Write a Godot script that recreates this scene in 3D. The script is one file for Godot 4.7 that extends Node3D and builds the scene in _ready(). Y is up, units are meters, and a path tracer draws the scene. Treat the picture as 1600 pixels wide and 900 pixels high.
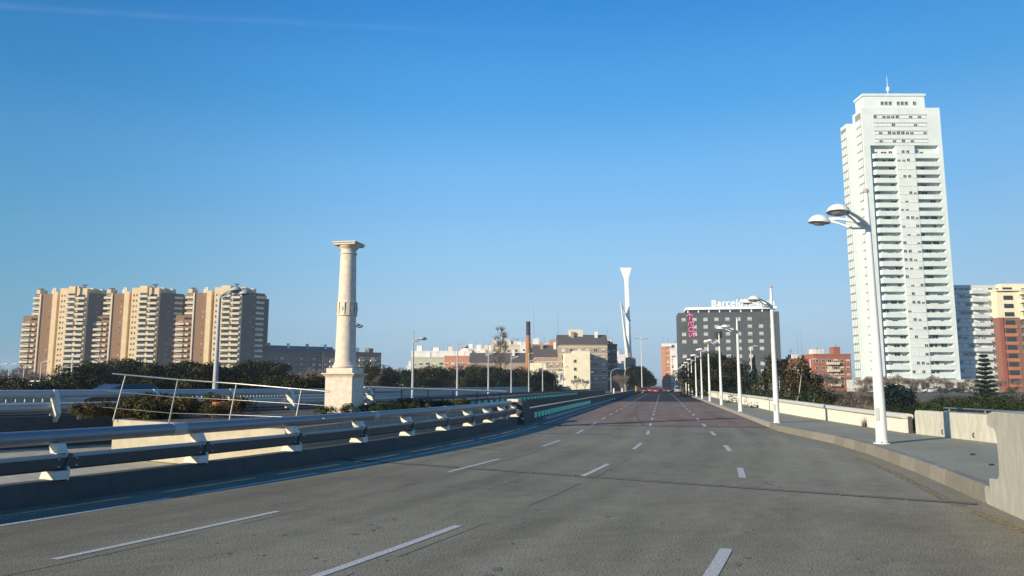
extends Node3D
# Road frame: s runs along the bridge, t to its right; X is right of the view, Z ahead of it, h is up.

class MB:
	var v := PackedVector3Array()
	var n := PackedVector3Array()
	var c := PackedColorArray()
	var col := Color.WHITE
	var off := Vector3.ZERO
	var colored := false
	func tri(p: Vector3, q: Vector3, r: Vector3, np: Vector3, nq: Vector3, nr: Vector3) -> void:
		var g := (q - p).cross(r - p)
		if g.dot(np + nq + nr) > 0.0:
			v.append_array([p - off, r - off, q - off])
			n.append_array([np, nr, nq])
		else:
			v.append_array([p - off, q - off, r - off])
			n.append_array([np, nq, nr])
		if colored:
			c.append_array([col, col, col])
	func tric(p: Vector3, q: Vector3, r: Vector3, nn: Vector3, cp: Color, cq: Color, cr: Color) -> void:
		n.append_array([nn, nn, nn])
		if (q - p).cross(r - p).dot(nn) > 0.0:
			v.append_array([p - off, r - off, q - off])
			c.append_array([cp, cr, cq])
		else:
			v.append_array([p - off, q - off, r - off])
			c.append_array([cp, cq, cr])
	func quad(p: Vector3, q: Vector3, r: Vector3, s: Vector3, nn: Vector3) -> void:
		tri(p, q, r, nn, nn, nn)
		tri(p, r, s, nn, nn, nn)
	func quadn(p: Vector3, q: Vector3, r: Vector3, s: Vector3, np: Vector3, nq: Vector3, nr: Vector3, ns: Vector3) -> void:
		tri(p, q, r, np, nq, nr)
		tri(p, r, s, np, nr, ns)
	func box(ctr: Vector3, size: Vector3, bs := Basis.IDENTITY, ch := 0.0) -> void:
		var h := size * 0.5
		for ax in 3:
			for sg in [-1.0, 1.0]:
				var a := Vector3.ZERO
				var b := Vector3.ZERO
				var d := Vector3.ZERO
				d[ax] = sg * h[ax]
				a[(ax + 1) % 3] = h[(ax + 1) % 3] - ch
				b[(ax + 2) % 3] = h[(ax + 2) % 3] - ch
				var nn := bs * (d / h[ax])
				quad(ctr + bs * (d - a - b), ctr + bs * (d + a - b), ctr + bs * (d + a + b), ctr + bs * (d - a + b), nn)
		if ch > 0.0:
			for ax in 3:
				var b1 := (ax + 1) % 3
				var b2 := (ax + 2) % 3
				for s1 in [-1.0, 1.0]:
					for s2 in [-1.0, 1.0]:
						var e := Vector3.ZERO
						e[ax] = h[ax] - ch
						var p := Vector3.ZERO
						var q := Vector3.ZERO
						p[b1] = s1 * h[b1]
						p[b2] = s2 * (h[b2] - ch)
						q[b1] = s1 * (h[b1] - ch)
						q[b2] = s2 * h[b2]
						var nn := Vector3.ZERO
						nn[b1] = s1
						nn[b2] = s2
						quad(ctr + bs * (p - e), ctr + bs * (p + e), ctr + bs * (q + e), ctr + bs * (q - e), (bs * nn).normalized())
			for s0 in [-1.0, 1.0]:
				for s1 in [-1.0, 1.0]:
					for s2 in [-1.0, 1.0]:
						var k := Vector3(s0, s1, s2)
						var m := h - Vector3.ONE * ch
						var nn := (bs * k).normalized()
						tri(ctr + bs * (k * Vector3(h.x, m.y, m.z)), ctr + bs * (k * Vector3(m.x, h.y, m.z)), ctr + bs * (k * Vector3(m.x, m.y, h.z)), nn, nn, nn)
	func tube(pts: Array, radii: Array, sides := 8, caps := true) -> void:
		var rings := []
		var u := Vector3.ZERO
		for i in pts.size():
			var d: Vector3 = (pts[mini(i + 1, pts.size() - 1)] - pts[maxi(i - 1, 0)]).normalized()
			if u == Vector3.ZERO:
				u = d.cross(Vector3.UP if absf(d.y) < 0.95 else Vector3.RIGHT).normalized()
			u = (u - d * u.dot(d)).normalized()
			var w := d.cross(u)
			var ring := []
			for k in sides:
				var a := TAU * k / sides
				ring.append(u * cos(a) + w * sin(a))
			rings.append(ring)
		for i in pts.size() - 1:
			for k in sides:
				var l := (k + 1) % sides
				var A: Vector3 = rings[i][k]
				var B: Vector3 = rings[i][l]
				var C: Vector3 = rings[i + 1][l]
				var D: Vector3 = rings[i + 1][k]
				quadn(pts[i] + A * radii[i], pts[i] + B * radii[i], pts[i + 1] + C * radii[i + 1], pts[i + 1] + D * radii[i + 1], A, B, C, D)
		if caps:
			for e in [0, pts.size() - 1]:
				var d: Vector3 = (pts[1] - pts[0]).normalized() * -1.0 if e == 0 else (pts[e] - pts[e - 1]).normalized()
				for k in range(1, sides - 1):
					tri(pts[e] + rings[e][0] * radii[e], pts[e] + rings[e][k] * radii[e], pts[e] + rings[e][k + 1] * radii[e], d, d, d)
	func lathe(prof: Array, ctr := Vector3.ZERO, sides := 24, axis := Basis.IDENTITY) -> void:
		for i in prof.size() - 1:
			var a: Vector2 = prof[i]
			var b: Vector2 = prof[i + 1]
			var e := (b - a)
			var nn := Vector2(e.y, -e.x).normalized()
			for k in sides:
				var c0 := TAU * k / sides
				var c1 := TAU * (k + 1) / sides
				var d0 := axis * Vector3(cos(c0), 0, sin(c0))
				var d1 := axis * Vector3(cos(c1), 0, sin(c1))
				var up := axis * Vector3.UP
				var n0 := d0 * nn.x + up * nn.y
				var n1 := d1 * nn.x + up * nn.y
				quadn(ctr + d0 * a.x + up * a.y, ctr + d1 * a.x + up * a.y, ctr + d1 * b.x + up * b.y, ctr + d0 * b.x + up * b.y, n0, n1, n1, n0)
	# a closed or open profile (x to the right of the path, y up) swept along horizontal-ish points; profile runs counter-clockwise seen along the path
	func sweep(prof: Array, pts: Array, smooth := false, closed := true, caps := true) -> void:
		var rights := []
		for i in pts.size():
			var d: Vector3 = pts[mini(i + 1, pts.size() - 1)] - pts[maxi(i - 1, 0)]
			d.y = 0.0
			rights.append(d.normalized().cross(Vector3.UP))
		var m := prof.size()
		var mid := Vector2.ZERO
		for p in prof:
			mid += p / m
		for i in pts.size() - 1:
			for j in (m if closed else m - 1):
				var a: Vector2 = prof[j]
				var b: Vector2 = prof[(j + 1) % m]
				var e := b - a
				var nn := Vector2(e.y, -e.x).normalized()
				var na := (a - mid).normalized() if smooth else nn
				var nb := (b - mid).normalized() if smooth else nn
				var r0: Vector3 = rights[i]
				var r1: Vector3 = rights[i + 1]
				quadn(pts[i] + r0 * a.x + Vector3.UP * a.y, pts[i] + r0 * b.x + Vector3.UP * b.y, pts[i + 1] + r1 * b.x + Vector3.UP * b.y, pts[i + 1] + r1 * a.x + Vector3.UP * a.y,
					r0 * na.x + Vector3.UP * na.y, r0 * nb.x + Vector3.UP * nb.y, r1 * nb.x + Vector3.UP * nb.y, r1 * na.x + Vector3.UP * na.y)
		if caps and closed:
			var ids := Geometry2D.triangulate_polygon(PackedVector2Array(prof))
			for e in [0, pts.size() - 1]:
				var r: Vector3 = rights[e]
				var d := r.cross(Vector3.UP) * (1.0 if e == 0 else -1.0)
				for k in range(0, ids.size(), 3):
					var q := []
					for z in 3:
						var p: Vector2 = prof[ids[k + z]]
						q.append(pts[e] + r * p.x + Vector3.UP * p.y)
					tri(q[0], q[1], q[2], d, d, d)
	# a flat polygon (in axes ax, ay) thickened along az
	func slab(poly: Array, o: Vector3, ax: Vector3, ay: Vector3, az: Vector3) -> void:
		var ids := Geometry2D.triangulate_polygon(PackedVector2Array(poly))
		var nz := az.normalized()
		for k in range(0, ids.size(), 3):
			var q := []
			for z in 3:
				var p: Vector2 = poly[ids[k + z]]
				q.append(o + ax * p.x + ay * p.y)
			tri(q[0], q[1], q[2], -nz, -nz, -nz)
			tri(q[0] + az, q[1] + az, q[2] + az, nz, nz, nz)
		var mid := Vector2.ZERO
		for p in poly:
			mid += p / poly.size()
		var cw := Geometry2D.is_polygon_clockwise(PackedVector2Array(poly))
		for j in poly.size():
			var a: Vector2 = poly[j]
			var b: Vector2 = poly[(j + 1) % poly.size()]
			var e := b - a
			var nn := Vector2(e.y, -e.x).normalized() * (-1.0 if cw else 1.0)
			var n3 := (ax * nn.x + ay * nn.y).normalized()
			quad(o + ax * a.x + ay * a.y, o + ax * b.x + ay * b.y, o + ax * b.x + ay * b.y + az, o + ax * a.x + ay * a.y + az, n3)
	func into(m: ArrayMesh, mat: Material) -> void:
		if v.is_empty():
			return
		var arr := []
		arr.resize(Mesh.ARRAY_MAX)
		arr[Mesh.ARRAY_VERTEX] = v
		arr[Mesh.ARRAY_NORMAL] = n
		if c.size() == v.size():
			arr[Mesh.ARRAY_COLOR] = c
		m.add_surface_from_arrays(Mesh.PRIMITIVE_TRIANGLES, arr)
		m.surface_set_material(m.get_surface_count() - 1, mat)
	func done(mat: Material) -> ArrayMesh:
		var m := ArrayMesh.new()
		into(m, mat)
		return m

var rng := RandomNumberGenerator.new()
var M := {}
var taken := {}
var kept := {}
const EXPOSURE := 1.4
const YAW := -0.19936   # the bridge runs 11.4 degrees to the right of the view

func R(s: float, t: float, h := 0.0) -> Vector3:
	return Vector3(0.98 * t + 0.198 * s, h, 0.198 * t - 0.98 * s)

func W(x: float, z: float, h := 0.0) -> Vector3:
	return Vector3(x, h, -z)

func rf(a: float, b: float) -> float:
	return rng.randf_range(a, b)

func numbered(called: String) -> String:
	taken[called] = taken.get(called, -1) + 1
	return called if taken[called] == 0 else "%s_%03d" % [called, taken[called]]

func thing(called: String, label: String, category: String, at := Vector3.ZERO, yaw := 0.0, group := "") -> Node3D:
	var o := Node3D.new()
	o.name = numbered(called)
	add_child(o)
	o.position = at
	o.rotation.y = yaw
	o.set_meta("label", label)
	o.set_meta("category", category)
	if group:
		o.set_meta("group", group)
	return o

func copy(o: Node3D, called: String, label: String, at: Vector3, yaw := 0.0, sc := 1.0) -> Node3D:
	var r: Node3D = o.duplicate()
	r.name = numbered(called)
	add_child(r)
	r.position = at
	r.rotation.y = yaw
	r.scale = Vector3.ONE * sc
	r.set_meta("label", label)
	return r

func part(called: String, mesh: Mesh, parent: Node3D, at := Vector3.ZERO, bs := Basis.IDENTITY) -> MeshInstance3D:
	var o := MeshInstance3D.new()
	o.mesh = mesh
	o.name = called
	o.transform = Transform3D(bs, at)
	parent.add_child(o, true)
	return o

func structure(called: String, mesh: Mesh, label: String, category: String) -> MeshInstance3D:
	var o := MeshInstance3D.new()
	o.mesh = mesh
	o.name = numbered(called)
	add_child(o)
	o.set_meta("kind", "structure")
	o.set_meta("label", label)
	o.set_meta("category", category)
	return o

func mb(colored := false) -> MB:
	var b := MB.new()
	b.colored = colored
	return b

# ---------- materials ----------
func noise_tex(seed_: int, freq: float, lo: float, hi: float, normal := false, bump := 4.0, size := 512, octaves := 4) -> NoiseTexture2D:
	var f := FastNoiseLite.new()
	f.seed = seed_
	f.frequency = freq
	f.fractal_octaves = octaves
	var t := NoiseTexture2D.new()
	t.width = size
	t.height = size
	t.seamless = true
	t.noise = f
	if normal:
		t.as_normal_map = true
		t.bump_strength = bump
	else:
		var g := Gradient.new()
		g.set_color(0, Color(lo, lo, lo))
		g.set_color(1, Color(hi, hi, hi))
		t.color_ramp = g
	return t

func mat(called: String, col: Color, rough := 0.8, metal := 0.0, tex: Texture2D = null, scale := 1.0, nrm: Texture2D = null, nscale := 1.0, vcol := false) -> StandardMaterial3D:
	var m := StandardMaterial3D.new()
	m.resource_name = called
	m.albedo_color = col.linear_to_srgb()
	m.roughness = rough
	m.metallic = metal
	if tex or nrm:
		m.uv1_triplanar = true
		m.uv1_world_triplanar = true
		m.uv1_scale = Vector3.ONE * scale
		m.albedo_texture = tex
		if nrm:
			m.normal_enabled = true
			m.normal_texture = nrm
			m.normal_scale = nscale
	m.vertex_color_use_as_albedo = vcol
	M[called] = m
	return m

func materials() -> void:
	var fine := noise_tex(1, 0.07, 0.42, 1.42, false, 0, 1024, 5)
	var mott := noise_tex(2, 0.012, 0.84, 1.0, false, 0, 512, 5)
	var soft := noise_tex(3, 0.008, 0.93, 1.0, false, 0, 256, 4)
	var rough_n := noise_tex(4, 0.16, 0, 1, true, 5.0, 512, 3)
	var soft_n := noise_tex(5, 0.02, 0, 1, true, 3.0, 512, 4)
	mat("asphalt", Color(1, 1, 1), 0.9, 0, fine, 0.42, null, 0.0, true)
	M.asphalt.metallic_specular = 0.25
	mat("paving", Color(1, 1, 1), 0.85, 0, fine, 0.4, null, 0.0, true)
	M.paving.metallic_specular = 0.25
	mat("concrete_v", Color(1, 1, 1), 0.85, 0, mott, 0.35, soft_n, 0.5, true)
	mat("lane_paint", Color(0.66, 0.66, 0.62), 0.7, 0, noise_tex(6, 0.05, 0.68, 1.05, false, 0, 512, 4), 0.9)
	mat("yellow_paint", Color(0.46, 0.36, 0.16), 0.8, 0, noise_tex(7, 0.03, 0.45, 1.0, false, 0, 512, 4), 0.5)
	mat("rubber", Color(0.012, 0.012, 0.013), 0.8)
	mat("steel", Color(0.14, 0.135, 0.125), 0.45, 0.6, soft, 1.0)
	mat("ground", Color(1, 1, 1), 0.95, 0, mott, 0.07, soft_n, 0.5, true)
	var streak := noise_tex(12, 0.014, 0.86, 1.0, false, 0, 512, 4)
	M.concrete_v.albedo_texture = streak
	M.concrete_v.uv1_scale = Vector3(0.6, 0.2, 0.6)
	mat("gravel", Color(0.3, 0.27, 0.22), 0.95, 0, noise_tex(8, 0.16, 0.25, 1.0, false, 0, 512, 2), 0.45, rough_n, 2.0)
	mat("beige_concrete", Color(0.5, 0.46, 0.34), 0.85, 0, mott, 0.3, soft_n, 0.4)
	mat("white_concrete", Color(0.56, 0.56, 0.48), 0.8, 0, mott, 0.5, soft_n, 0.5)
	mat("fin_white", Color(0.72, 0.72, 0.65), 0.75, 0, soft, 0.8)
	M.white_concrete.albedo_texture = streak
	M.white_concrete.uv1_scale = Vector3(0.5, 0.18, 0.5)
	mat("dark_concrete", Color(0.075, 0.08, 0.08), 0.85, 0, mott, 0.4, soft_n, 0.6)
	mat("kerb_concrete", Color(0.27, 0.24, 0.185), 0.9, 0, mott, 0.8, soft_n, 0.8)
	mat("stone", Color(0.8, 0.71, 0.585), 0.75, 0, mott, 0.6, soft_n, 0.5)
	mat("groove", Color(0.45, 0.39, 0.31), 0.9)
	mat("rail_grey", Color(0.24, 0.255, 0.275), 0.4, 0.35, soft, 0.7)
	mat("rail_crown", Color(0.42, 0.43, 0.43), 0.55, 0.0, soft, 0.9)
	mat("rail_pale", Color(0.4, 0.43, 0.44), 0.5, 0.1, soft, 0.7)
	mat("oil", Color(0.16, 0.152, 0.13), 0.75)
	mat("seam", Color(0.12, 0.115, 0.1), 0.85)
	mat("rail_face", Color(0.06, 0.065, 0.068), 0.5, 0.2, mott, 0.7)
	mat("rail_white", Color(0.66, 0.65, 0.58), 0.5, 0, soft, 0.9)
	mat("inox", Color(0.3, 0.31, 0.31), 0.35, 0.7)
	mat("white_paint", Color(0.78, 0.79, 0.76), 0.4, 0, soft, 0.5)
	mat("hotel_blind", Color(0.42, 0.46, 0.46), 0.5)
	mat("grey_paint", Color(0.42, 0.44, 0.47), 0.45, 0, soft, 0.5)
	mat("lamp_under", Color(0.34, 0.36, 0.4), 0.25, 0.3)
	mat("globe", Color(0.42, 0.35, 0.33), 0.25)
	mat("green_refl", Color(0.16, 0.8, 0.5), 0.35)
	mat("terracotta", Color(0.42, 0.13, 0.06), 0.8)
	mat("soil", Color(0.12, 0.085, 0.055), 0.95, 0, mott, 0.6)
	# buildings
	mat("tower_white", Color(0.69, 0.79, 0.79), 0.7, 0, soft, 0.06)
	mat("tower_shade", Color(0.6, 0.64, 0.62), 0.7, 0, mott, 0.06)
	mat("slab_white", Color(0.6, 0.66, 0.66), 0.7, 0, soft, 0.06)
	mat("flank_gap", Color(0.22, 0.24, 0.24), 0.8)
	mat("brown_render", Color(0.22, 0.12, 0.09), 0.8)
	mat("crack", Color(0.045, 0.043, 0.04), 0.9)
	mat("glass", Color(0.03, 0.04, 0.05), 0.08)
	mat("glass_light", Color(0.2, 0.24, 0.26), 0.12)
	mat("frame_white", Color(0.65, 0.66, 0.64), 0.5)
	mat("frame_dark", Color(0.06, 0.06, 0.06), 0.5)
	mat("frame_tan", Color(0.4, 0.33, 0.24), 0.6)
	mat("blind", Color(0.6, 0.58, 0.52), 0.7)
	mat("blind_tan", Color(0.42, 0.36, 0.27), 0.7)
	mat("blind_white", Color(0.72, 0.78, 0.8), 0.5)
	mat("tan", Color(0.77, 0.61, 0.37), 0.85, 0, soft, 0.08)
	mat("brown_brick", Color(0.31, 0.185, 0.1), 0.9, 0, mott, 0.12)
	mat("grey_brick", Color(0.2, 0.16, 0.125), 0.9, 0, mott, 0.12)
	mat("balcony_cream", Color(0.7, 0.64, 0.49), 0.8, 0, soft, 0.08)
	mat("red_brick", Color(0.4, 0.15, 0.095), 0.9, 0, mott, 0.1)
	mat("orange_brick", Color(0.6, 0.29, 0.18), 0.9, 0, mott, 0.1)
	mat("orange_paint", Color(0.5, 0.18, 0.085), 0.7, 0, soft, 0.1)
	mat("deep_red", Color(0.33, 0.1, 0.07), 0.7, 0, soft, 0.1)
	mat("cream_wall", Color(0.84, 0.79, 0.58), 0.85, 0, soft, 0.1)
	mat("pale_green", Color(0.5, 0.52, 0.4), 0.85, 0, soft, 0.1)
	mat("white_wall", Color(0.82, 0.82, 0.79), 0.8, 0, soft, 0.1)
	mat("taupe", Color(0.42, 0.345, 0.27), 0.85, 0, mott, 0.1)
	mat("slate", Color(0.115, 0.105, 0.105), 0.8, 0, mott, 0.25)
	mat("hotel_grey", Color(0.085, 0.1, 0.11), 0.6, 0, mott, 0.1)
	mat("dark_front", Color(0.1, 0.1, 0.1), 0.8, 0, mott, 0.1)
	mat("chimney_brick", Color(0.42, 0.2, 0.1), 0.9, 0, mott, 0.15)
	mat("soot", Color(0.05, 0.05, 0.055), 0.9, 0, mott, 0.3)
	mat("pink_sign", Color(0.78, 0.13, 0.36), 0.6)
	mat("sign_white", Color(0.85, 0.87, 0.88), 0.5)
	mat("balcony_glass", Color(0.16, 0.22, 0.21), 0.15)
	# plants
	mat("leaf", Color(1, 1, 1), 0.75, 0, null, 1, null, 1, true)
	M.leaf.metallic_specular = 0.15
	M.leaf.backlight_enabled = true
	M.leaf.backlight = Color(0.25, 0.3, 0.1)
	mat("bark", Color(0.13, 0.1, 0.075), 0.95)
	mat("pale_bark", Color(0.55, 0.5, 0.42), 0.9)
	mat("twig", Color(0.2, 0.155, 0.125), 0.95)
	# vehicles
	for e in [["car_black", Color(0.012, 0.013, 0.016)], ["car_red", Color(0.22, 0.012, 0.025)], ["car_blue", Color(0.03, 0.05, 0.11)], ["car_silver", Color(0.42, 0.44, 0.45)], ["car_white", Color(0.75, 0.75, 0.73)]]:
		mat(e[0], e[1], 0.3, 0.15)
		M[e[0]].clearcoat_enabled = true
		M[e[0]].clearcoat = 0.8
	mat("tyre", Color(0.015, 0.015, 0.015), 0.9)
	mat("tail_red", Color(0.5, 0.02, 0.02), 0.3)
	mat("plate", Color(0.7, 0.7, 0.68), 0.5)
	mat("sign_yellow", Color(0.7, 0.5, 0.05), 0.5)
	mat("canopy_green", Color(0.2, 0.3, 0.26), 0.5)

# ---------- sky ----------
func sky_image() -> Image:
	var w := 256
	var h := 128
	var im := Image.create(w + 16, h, false, Image.FORMAT_RGBF)   # eight columns more on either side, so that it closes
	# colours (sRGB) by elevation in degrees
	var el := [0.0, 2.0, 5.0, 9.5, 15.0, 22.0, 29.0, 45.0, 90.0]
	var cs := [Color8(176, 204, 220), Color8(177, 210, 231), Color8(176, 214, 240), Color8(152, 206, 246), Color8(122, 191, 248), Color8(76, 165, 235), Color8(46, 139, 219), Color8(42, 112, 188), Color8(28, 84, 150)]
	for j in h:
		var e := 90.0 - (j + 0.5) * 180.0 / h
		var col := Color8(120, 125, 125).srgb_to_linear()
		if e >= 0.0:
			for k in el.size() - 1:
				if e >= el[k] and e <= el[k + 1]:
					col = cs[k].srgb_to_linear().lerp(cs[k + 1].srgb_to_linear(), smoothstep(0, 1, (e - el[k]) / (el[k + 1] - el[k])) * 0.4 + 0.6 * (e - el[k]) / (el[k + 1] - el[k]))
		for i in w + 16:
			var az := (i - 8 + 0.5) / w * TAU    # 0 ahead, positive right
			# light scattered in clear air is weakest square to the sun (which stands behind on the left)
			var c := absf(cos(az - deg_to_rad(-127.0)))
			var k := smoothstep(-0.05, 0.62, c)
			var p := 1.0 - 0.1 * smoothstep(0.85, 1.0, c)
			var cc := Color(col.r * lerpf(0.34, 1.0, k) * p, col.g * lerpf(0.60, 1.0, k) * p, col.b * lerpf(0.66, 1.0, k) * p) * (1.0 / EXPOSURE)
			im.set_pixel(i, j, cc)
	im.resize(2048 + 128, 1024, Image.INTERPOLATE_CUBIC)
	im = im.get_region(Rect2i(64, 0, 2048, 1024))
	# a thin old vapour trail high in the west
	var f := FastNoiseLite.new()
	f.seed = 9
	f.frequency = 0.02
	for i in range(690, 1140):
		var az := ((i + 0.5) / 2048.0 - 0.5) * 360.0
		var e := 26.75 - 0.0032 * (az + 5.0) * (az + 5.0)
		var y := (90.0 - e) / 180.0 * 1024.0
		var fade := clampf((i - 690.0) / 60.0, 0, 1) * clampf((1140.0 - i) / 340.0, 0, 1)
		for j in range(int(y) - 3, int(y) + 5):
			var g := exp(-pow((j + 0.5 - y - f.get_noise_1d(i * 0.8) * 0.5) / 0.7, 2.0)) * fade * (0.75 + 0.5 * f.get_noise_1d(i * 2.0))
			var at := (i + 1024) % 2048
			var p := im.get_pixel(at, j)
			im.set_pixel(at, j, p + Color(0.22, 0.2, 0.16) * g * 0.22)
	return im

# ---------- lines of the road ----------
func tw(s: float) -> float:      # road face of the left guard wall
	return -7.2 - 0.0058 * pow(maxf(0.0, 33.0 - s), 2.0)

func curve_at(xs: Array, s: float) -> float:
	for i in xs.size() - 1:
		if s <= xs[i + 1].x:
			return lerpf(xs[i].y, xs[i + 1].y, clampf((s - xs[i].x) / (xs[i + 1].x - xs[i].x), 0.0, 1.0))
	return xs[-1].y

func tk_(s: float) -> float:      # kerb face on the right
	return curve_at([Vector2(-30, 5.4), Vector2(13.9, 5.4), Vector2(18, 5.72), Vector2(23, 5.9), Vector2(27, 5.8), Vector2(34, 4.97), Vector2(48, 5.05), Vector2(420, 5.1)], s)

func tp(s: float) -> float:      # back edge of the right pavement
	return curve_at([Vector2(-30, 20.0), Vector2(28.8, 8.86), Vector2(51.5, 7.7), Vector2(420, 7.72)], s)

func ph(s: float) -> float:      # height of the right pavement
	return curve_at([Vector2(0, 0.3), Vector2(24, 0.28), Vector2(45, 0.2), Vector2(420, 0.18)], s)

func guard_left_t(s: float) -> float:
	return -17.0 - 0.0098 * pow(maxf(0.0, 48.0 - s), 2.0)

func ground_h(s: float, t: float) -> float:
	var h := -5.0 * smoothstep(34.0, 50.0, s) * (1.0 - smoothstep(200.0, 226.0, s))
	if s < 34.0 and t > 15.0:
		h -= 3.0 * smoothstep(15.0, 24.0, t) * (1.0 - smoothstep(34.0, 50.0, s))
	return h - 0.35

var fn := FastNoiseLite.new()

func strip(b: MB, ss: Array, left: Callable, right: Callable, nt: int, height: Callable, colour: Callable) -> void:
	for i in ss.size() - 1:
		for j in nt:
			var q := []
			var cq := []
			for z in [[i, j], [i + 1, j], [i + 1, j + 1], [i, j + 1]]:
				var s: float = ss[z[0]]
				var t: float = lerpf(left.call(s), right.call(s), float(z[1]) / nt)
				q.append(R(s, t, height.call(s)))
				cq.append(colour.call(s, t))
			b.tric(q[0], q[2], q[1], Vector3.UP, cq[0], cq[2], cq[1])
			b.tric(q[0], q[3], q[2], Vector3.UP, cq[0], cq[3], cq[2])

func spaced(a: float, b: float, n: int) -> Array:
	var r := []
	for i in n + 1:
		r.append(lerpf(a, b, float(i) / n))
	return r

# ---------- setting ----------
func setting() -> void:
	fn.seed = 5
	fn.frequency = 0.05
	fn.fractal_octaves = 4
	# ground, one sheet to the horizon
	var g := mb(true)
	var ss := [-2500.0, -300.0, -30.0, 0.0, 15.0, 25.0, 34.0, 38.0, 42.0, 46.0, 50.0, 60.0, 80.0, 100.0, 125.0, 150.0, 175.0, 200.0, 207.0, 213.0, 220.0, 226.0, 240.0, 280.0, 330.0, 400.0, 600.0, 1200.0, 3000.0]
	var ts := [-2500.0, -800.0, -400.0, -250.0, -160.0, -120.0, -90.0, -70.0, -50.0, -35.0, -29.0, -18.0, -6.0, 6.0, 15.0, 18.0, 21.0, 24.0, 30.0, 40.0, 55.0, 75.0, 100.0, 140.0, 200.0, 280.0, 450.0, 900.0, 2500.0]
	for i in ss.size() - 1:
		for j in ts.size() - 1:
			var q := []
			var cq := []
			for z in [[i, j], [i + 1, j], [i + 1, j + 1], [i, j + 1]]:
				var s: float = ss[z[0]]
				var t: float = ts[z[1]]
				q.append(R(s, t, ground_h(s, t)))
				var k := clampf(0.5 + fn.get_noise_2d(s, t), 0, 1)
				cq.append(Color(0.17, 0.12, 0.07).lerp(Color(0.07, 0.085, 0.03), k) if s > 30 and s < 220 else Color(0.13, 0.12, 0.1))
			g.tric(q[0], q[2], q[1], Vector3.UP, cq[0], cq[2], cq[1])
			g.tric(q[0], q[3], q[2], Vector3.UP, cq[0], cq[3], cq[2])
	structure("ground", g.done(M.ground), "earth and grass floor of the dry river park below the bridge", "ground")

	# road: near grey asphalt, then the reddish bridge deck, then a far stretch with shade painted dark
	var fs := FastNoiseLite.new()
	fs.seed = 11
	fs.frequency = 1.0
	fs.fractal_octaves = 3
	var tone := func(base: Color, s: float, t: float) -> Color:
		var lane := t + 0.0052 * pow(maxf(0.0, 32.5 - s), 2.0)
		var track := 0.0
		for c in [-4.9, -2.0, 0.75, 3.5]:
			for sd in [-0.75, 0.75]:
				track += exp(-pow((lane - c - sd) / 0.34, 2.0))
		var k := 1.0 + 0.2 * fs.get_noise_2d(s * 0.05, lane * 0.9) + 0.15 * fs.get_noise_2d(s * 0.2, t * 0.26 + 40.0) + 0.12 * fs.get_noise_2d(s * 1.3, t * 1.7 + 9.0) + 0.05 * track
		for c in [-4.9, -2.0, 0.75, 3.5]:
			k -= 0.09 * exp(-pow((lane - c) / 0.3, 2.0)) * (0.7 + fs.get_noise_2d(s * 0.1, c))
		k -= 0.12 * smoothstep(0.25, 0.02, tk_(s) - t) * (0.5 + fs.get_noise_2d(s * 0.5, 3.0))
		k += 0.16 * fs.get_noise_2d(s * 3.7, t * 3.9)
		k -= 0.13 * exp(-pow((s - 12.6 + (t - 1.5) * 0.36) / 1.1, 2.0)) * (0.6 + fs.get_noise_2d(t * 0.5, 8.0))
		k *= 1.0 + 0.2 * smoothstep(1.0, 5.0, t) * smoothstep(6.0, 14.0, s) * smoothstep(36.0, 30.0, s) - 0.2 * smoothstep(0.0, -5.0, lane) * smoothstep(20.0, 8.0, s)  # lighter right, darker near left: partly lane wear, partly a painted vignette
		var dust := smoothstep(1.1, 0.15, tk_(s) - t) * smoothstep(36.0, 30.0, s) * (0.55 + 0.5 * fs.get_noise_2d(s * 0.4, t))
		return (base * k).lerp(Color(0.33, 0.3, 0.235), clampf(dust * 0.75, 0.0, 1.0))
	var near := mb(true)
	var sn := spaced(-3.0, 4.0, 8) + spaced(4.15, 24.0, 133) + spaced(24.4, 36.8, 32)
	strip(near, sn, func(s): return tw(s) - 0.05, func(s): return tk_(s) + 0.05, 96, func(_s): return 0.0, func(s, t): return tone.call(Color(0.285, 0.266, 0.195), s, t))
	var road := structure("road", near.done(M.asphalt), "pale grey worn asphalt at the near end of the bridge", "road")
	var far := mb(true)
	strip(far, spaced(36.8, 92.0, 60), func(_s): return -7.25, func(s): return tk_(s) + 0.05, 36, func(_s): return 0.0, func(s, t): return tone.call(Color(0.29, 0.215, 0.165), s, t))
	structure("road", far.done(M.asphalt), "reddish brown asphalt of the bridge deck beyond the cross joint", "road")
	var last := mb(true)  # dark colour stands in for the shade across the far stretch
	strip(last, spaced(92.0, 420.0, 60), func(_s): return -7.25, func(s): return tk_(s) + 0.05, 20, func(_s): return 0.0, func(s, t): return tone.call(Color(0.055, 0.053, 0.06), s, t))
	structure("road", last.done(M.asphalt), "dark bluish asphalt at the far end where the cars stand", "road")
	# dark worn patches and the skewed joint across the near road
	var jl := mb()
	var ja := Vector2(-5.0, 20.2)
	var jb := Vector2(7.85, 12.35)
	for k in [[0.22, 0.005, "rubber", "joint_seal"], [0.03, 0.010, "steel", "joint_edge"]]:
		var b := mb()
		var d := (jb - ja).normalized()
		pass
		for i in 14:
			var p := ja.lerp(jb, i / 14.0)
			var q := ja.lerp(jb, (i + 0.97) / 14.0)
			b.box(W((p.x + q.x) * 0.5, (p.y + q.y) * 0.5, k[1] - 0.01), Vector3((q - p).length(), 0.02, k[0]), Basis(Vector3.UP, atan2(d.y, d.x)))
		part(k[3], b.done(M[k[2]]), road)
	var jt := mb()
	jt.box(R(36.8, -1.1, 0.0), Vector3(12.2, 0.02, 0.22), Basis(Vector3.UP, YAW))
	part("joint_seal", jt.done(M.rubber), road)
	var j3 := mb()
	j3.box(R(30.2, -3.6, -0.004), Vector3(3.2, 0.02, 0.3), Basis(Vector3.UP, YAW - 0.05))
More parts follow.
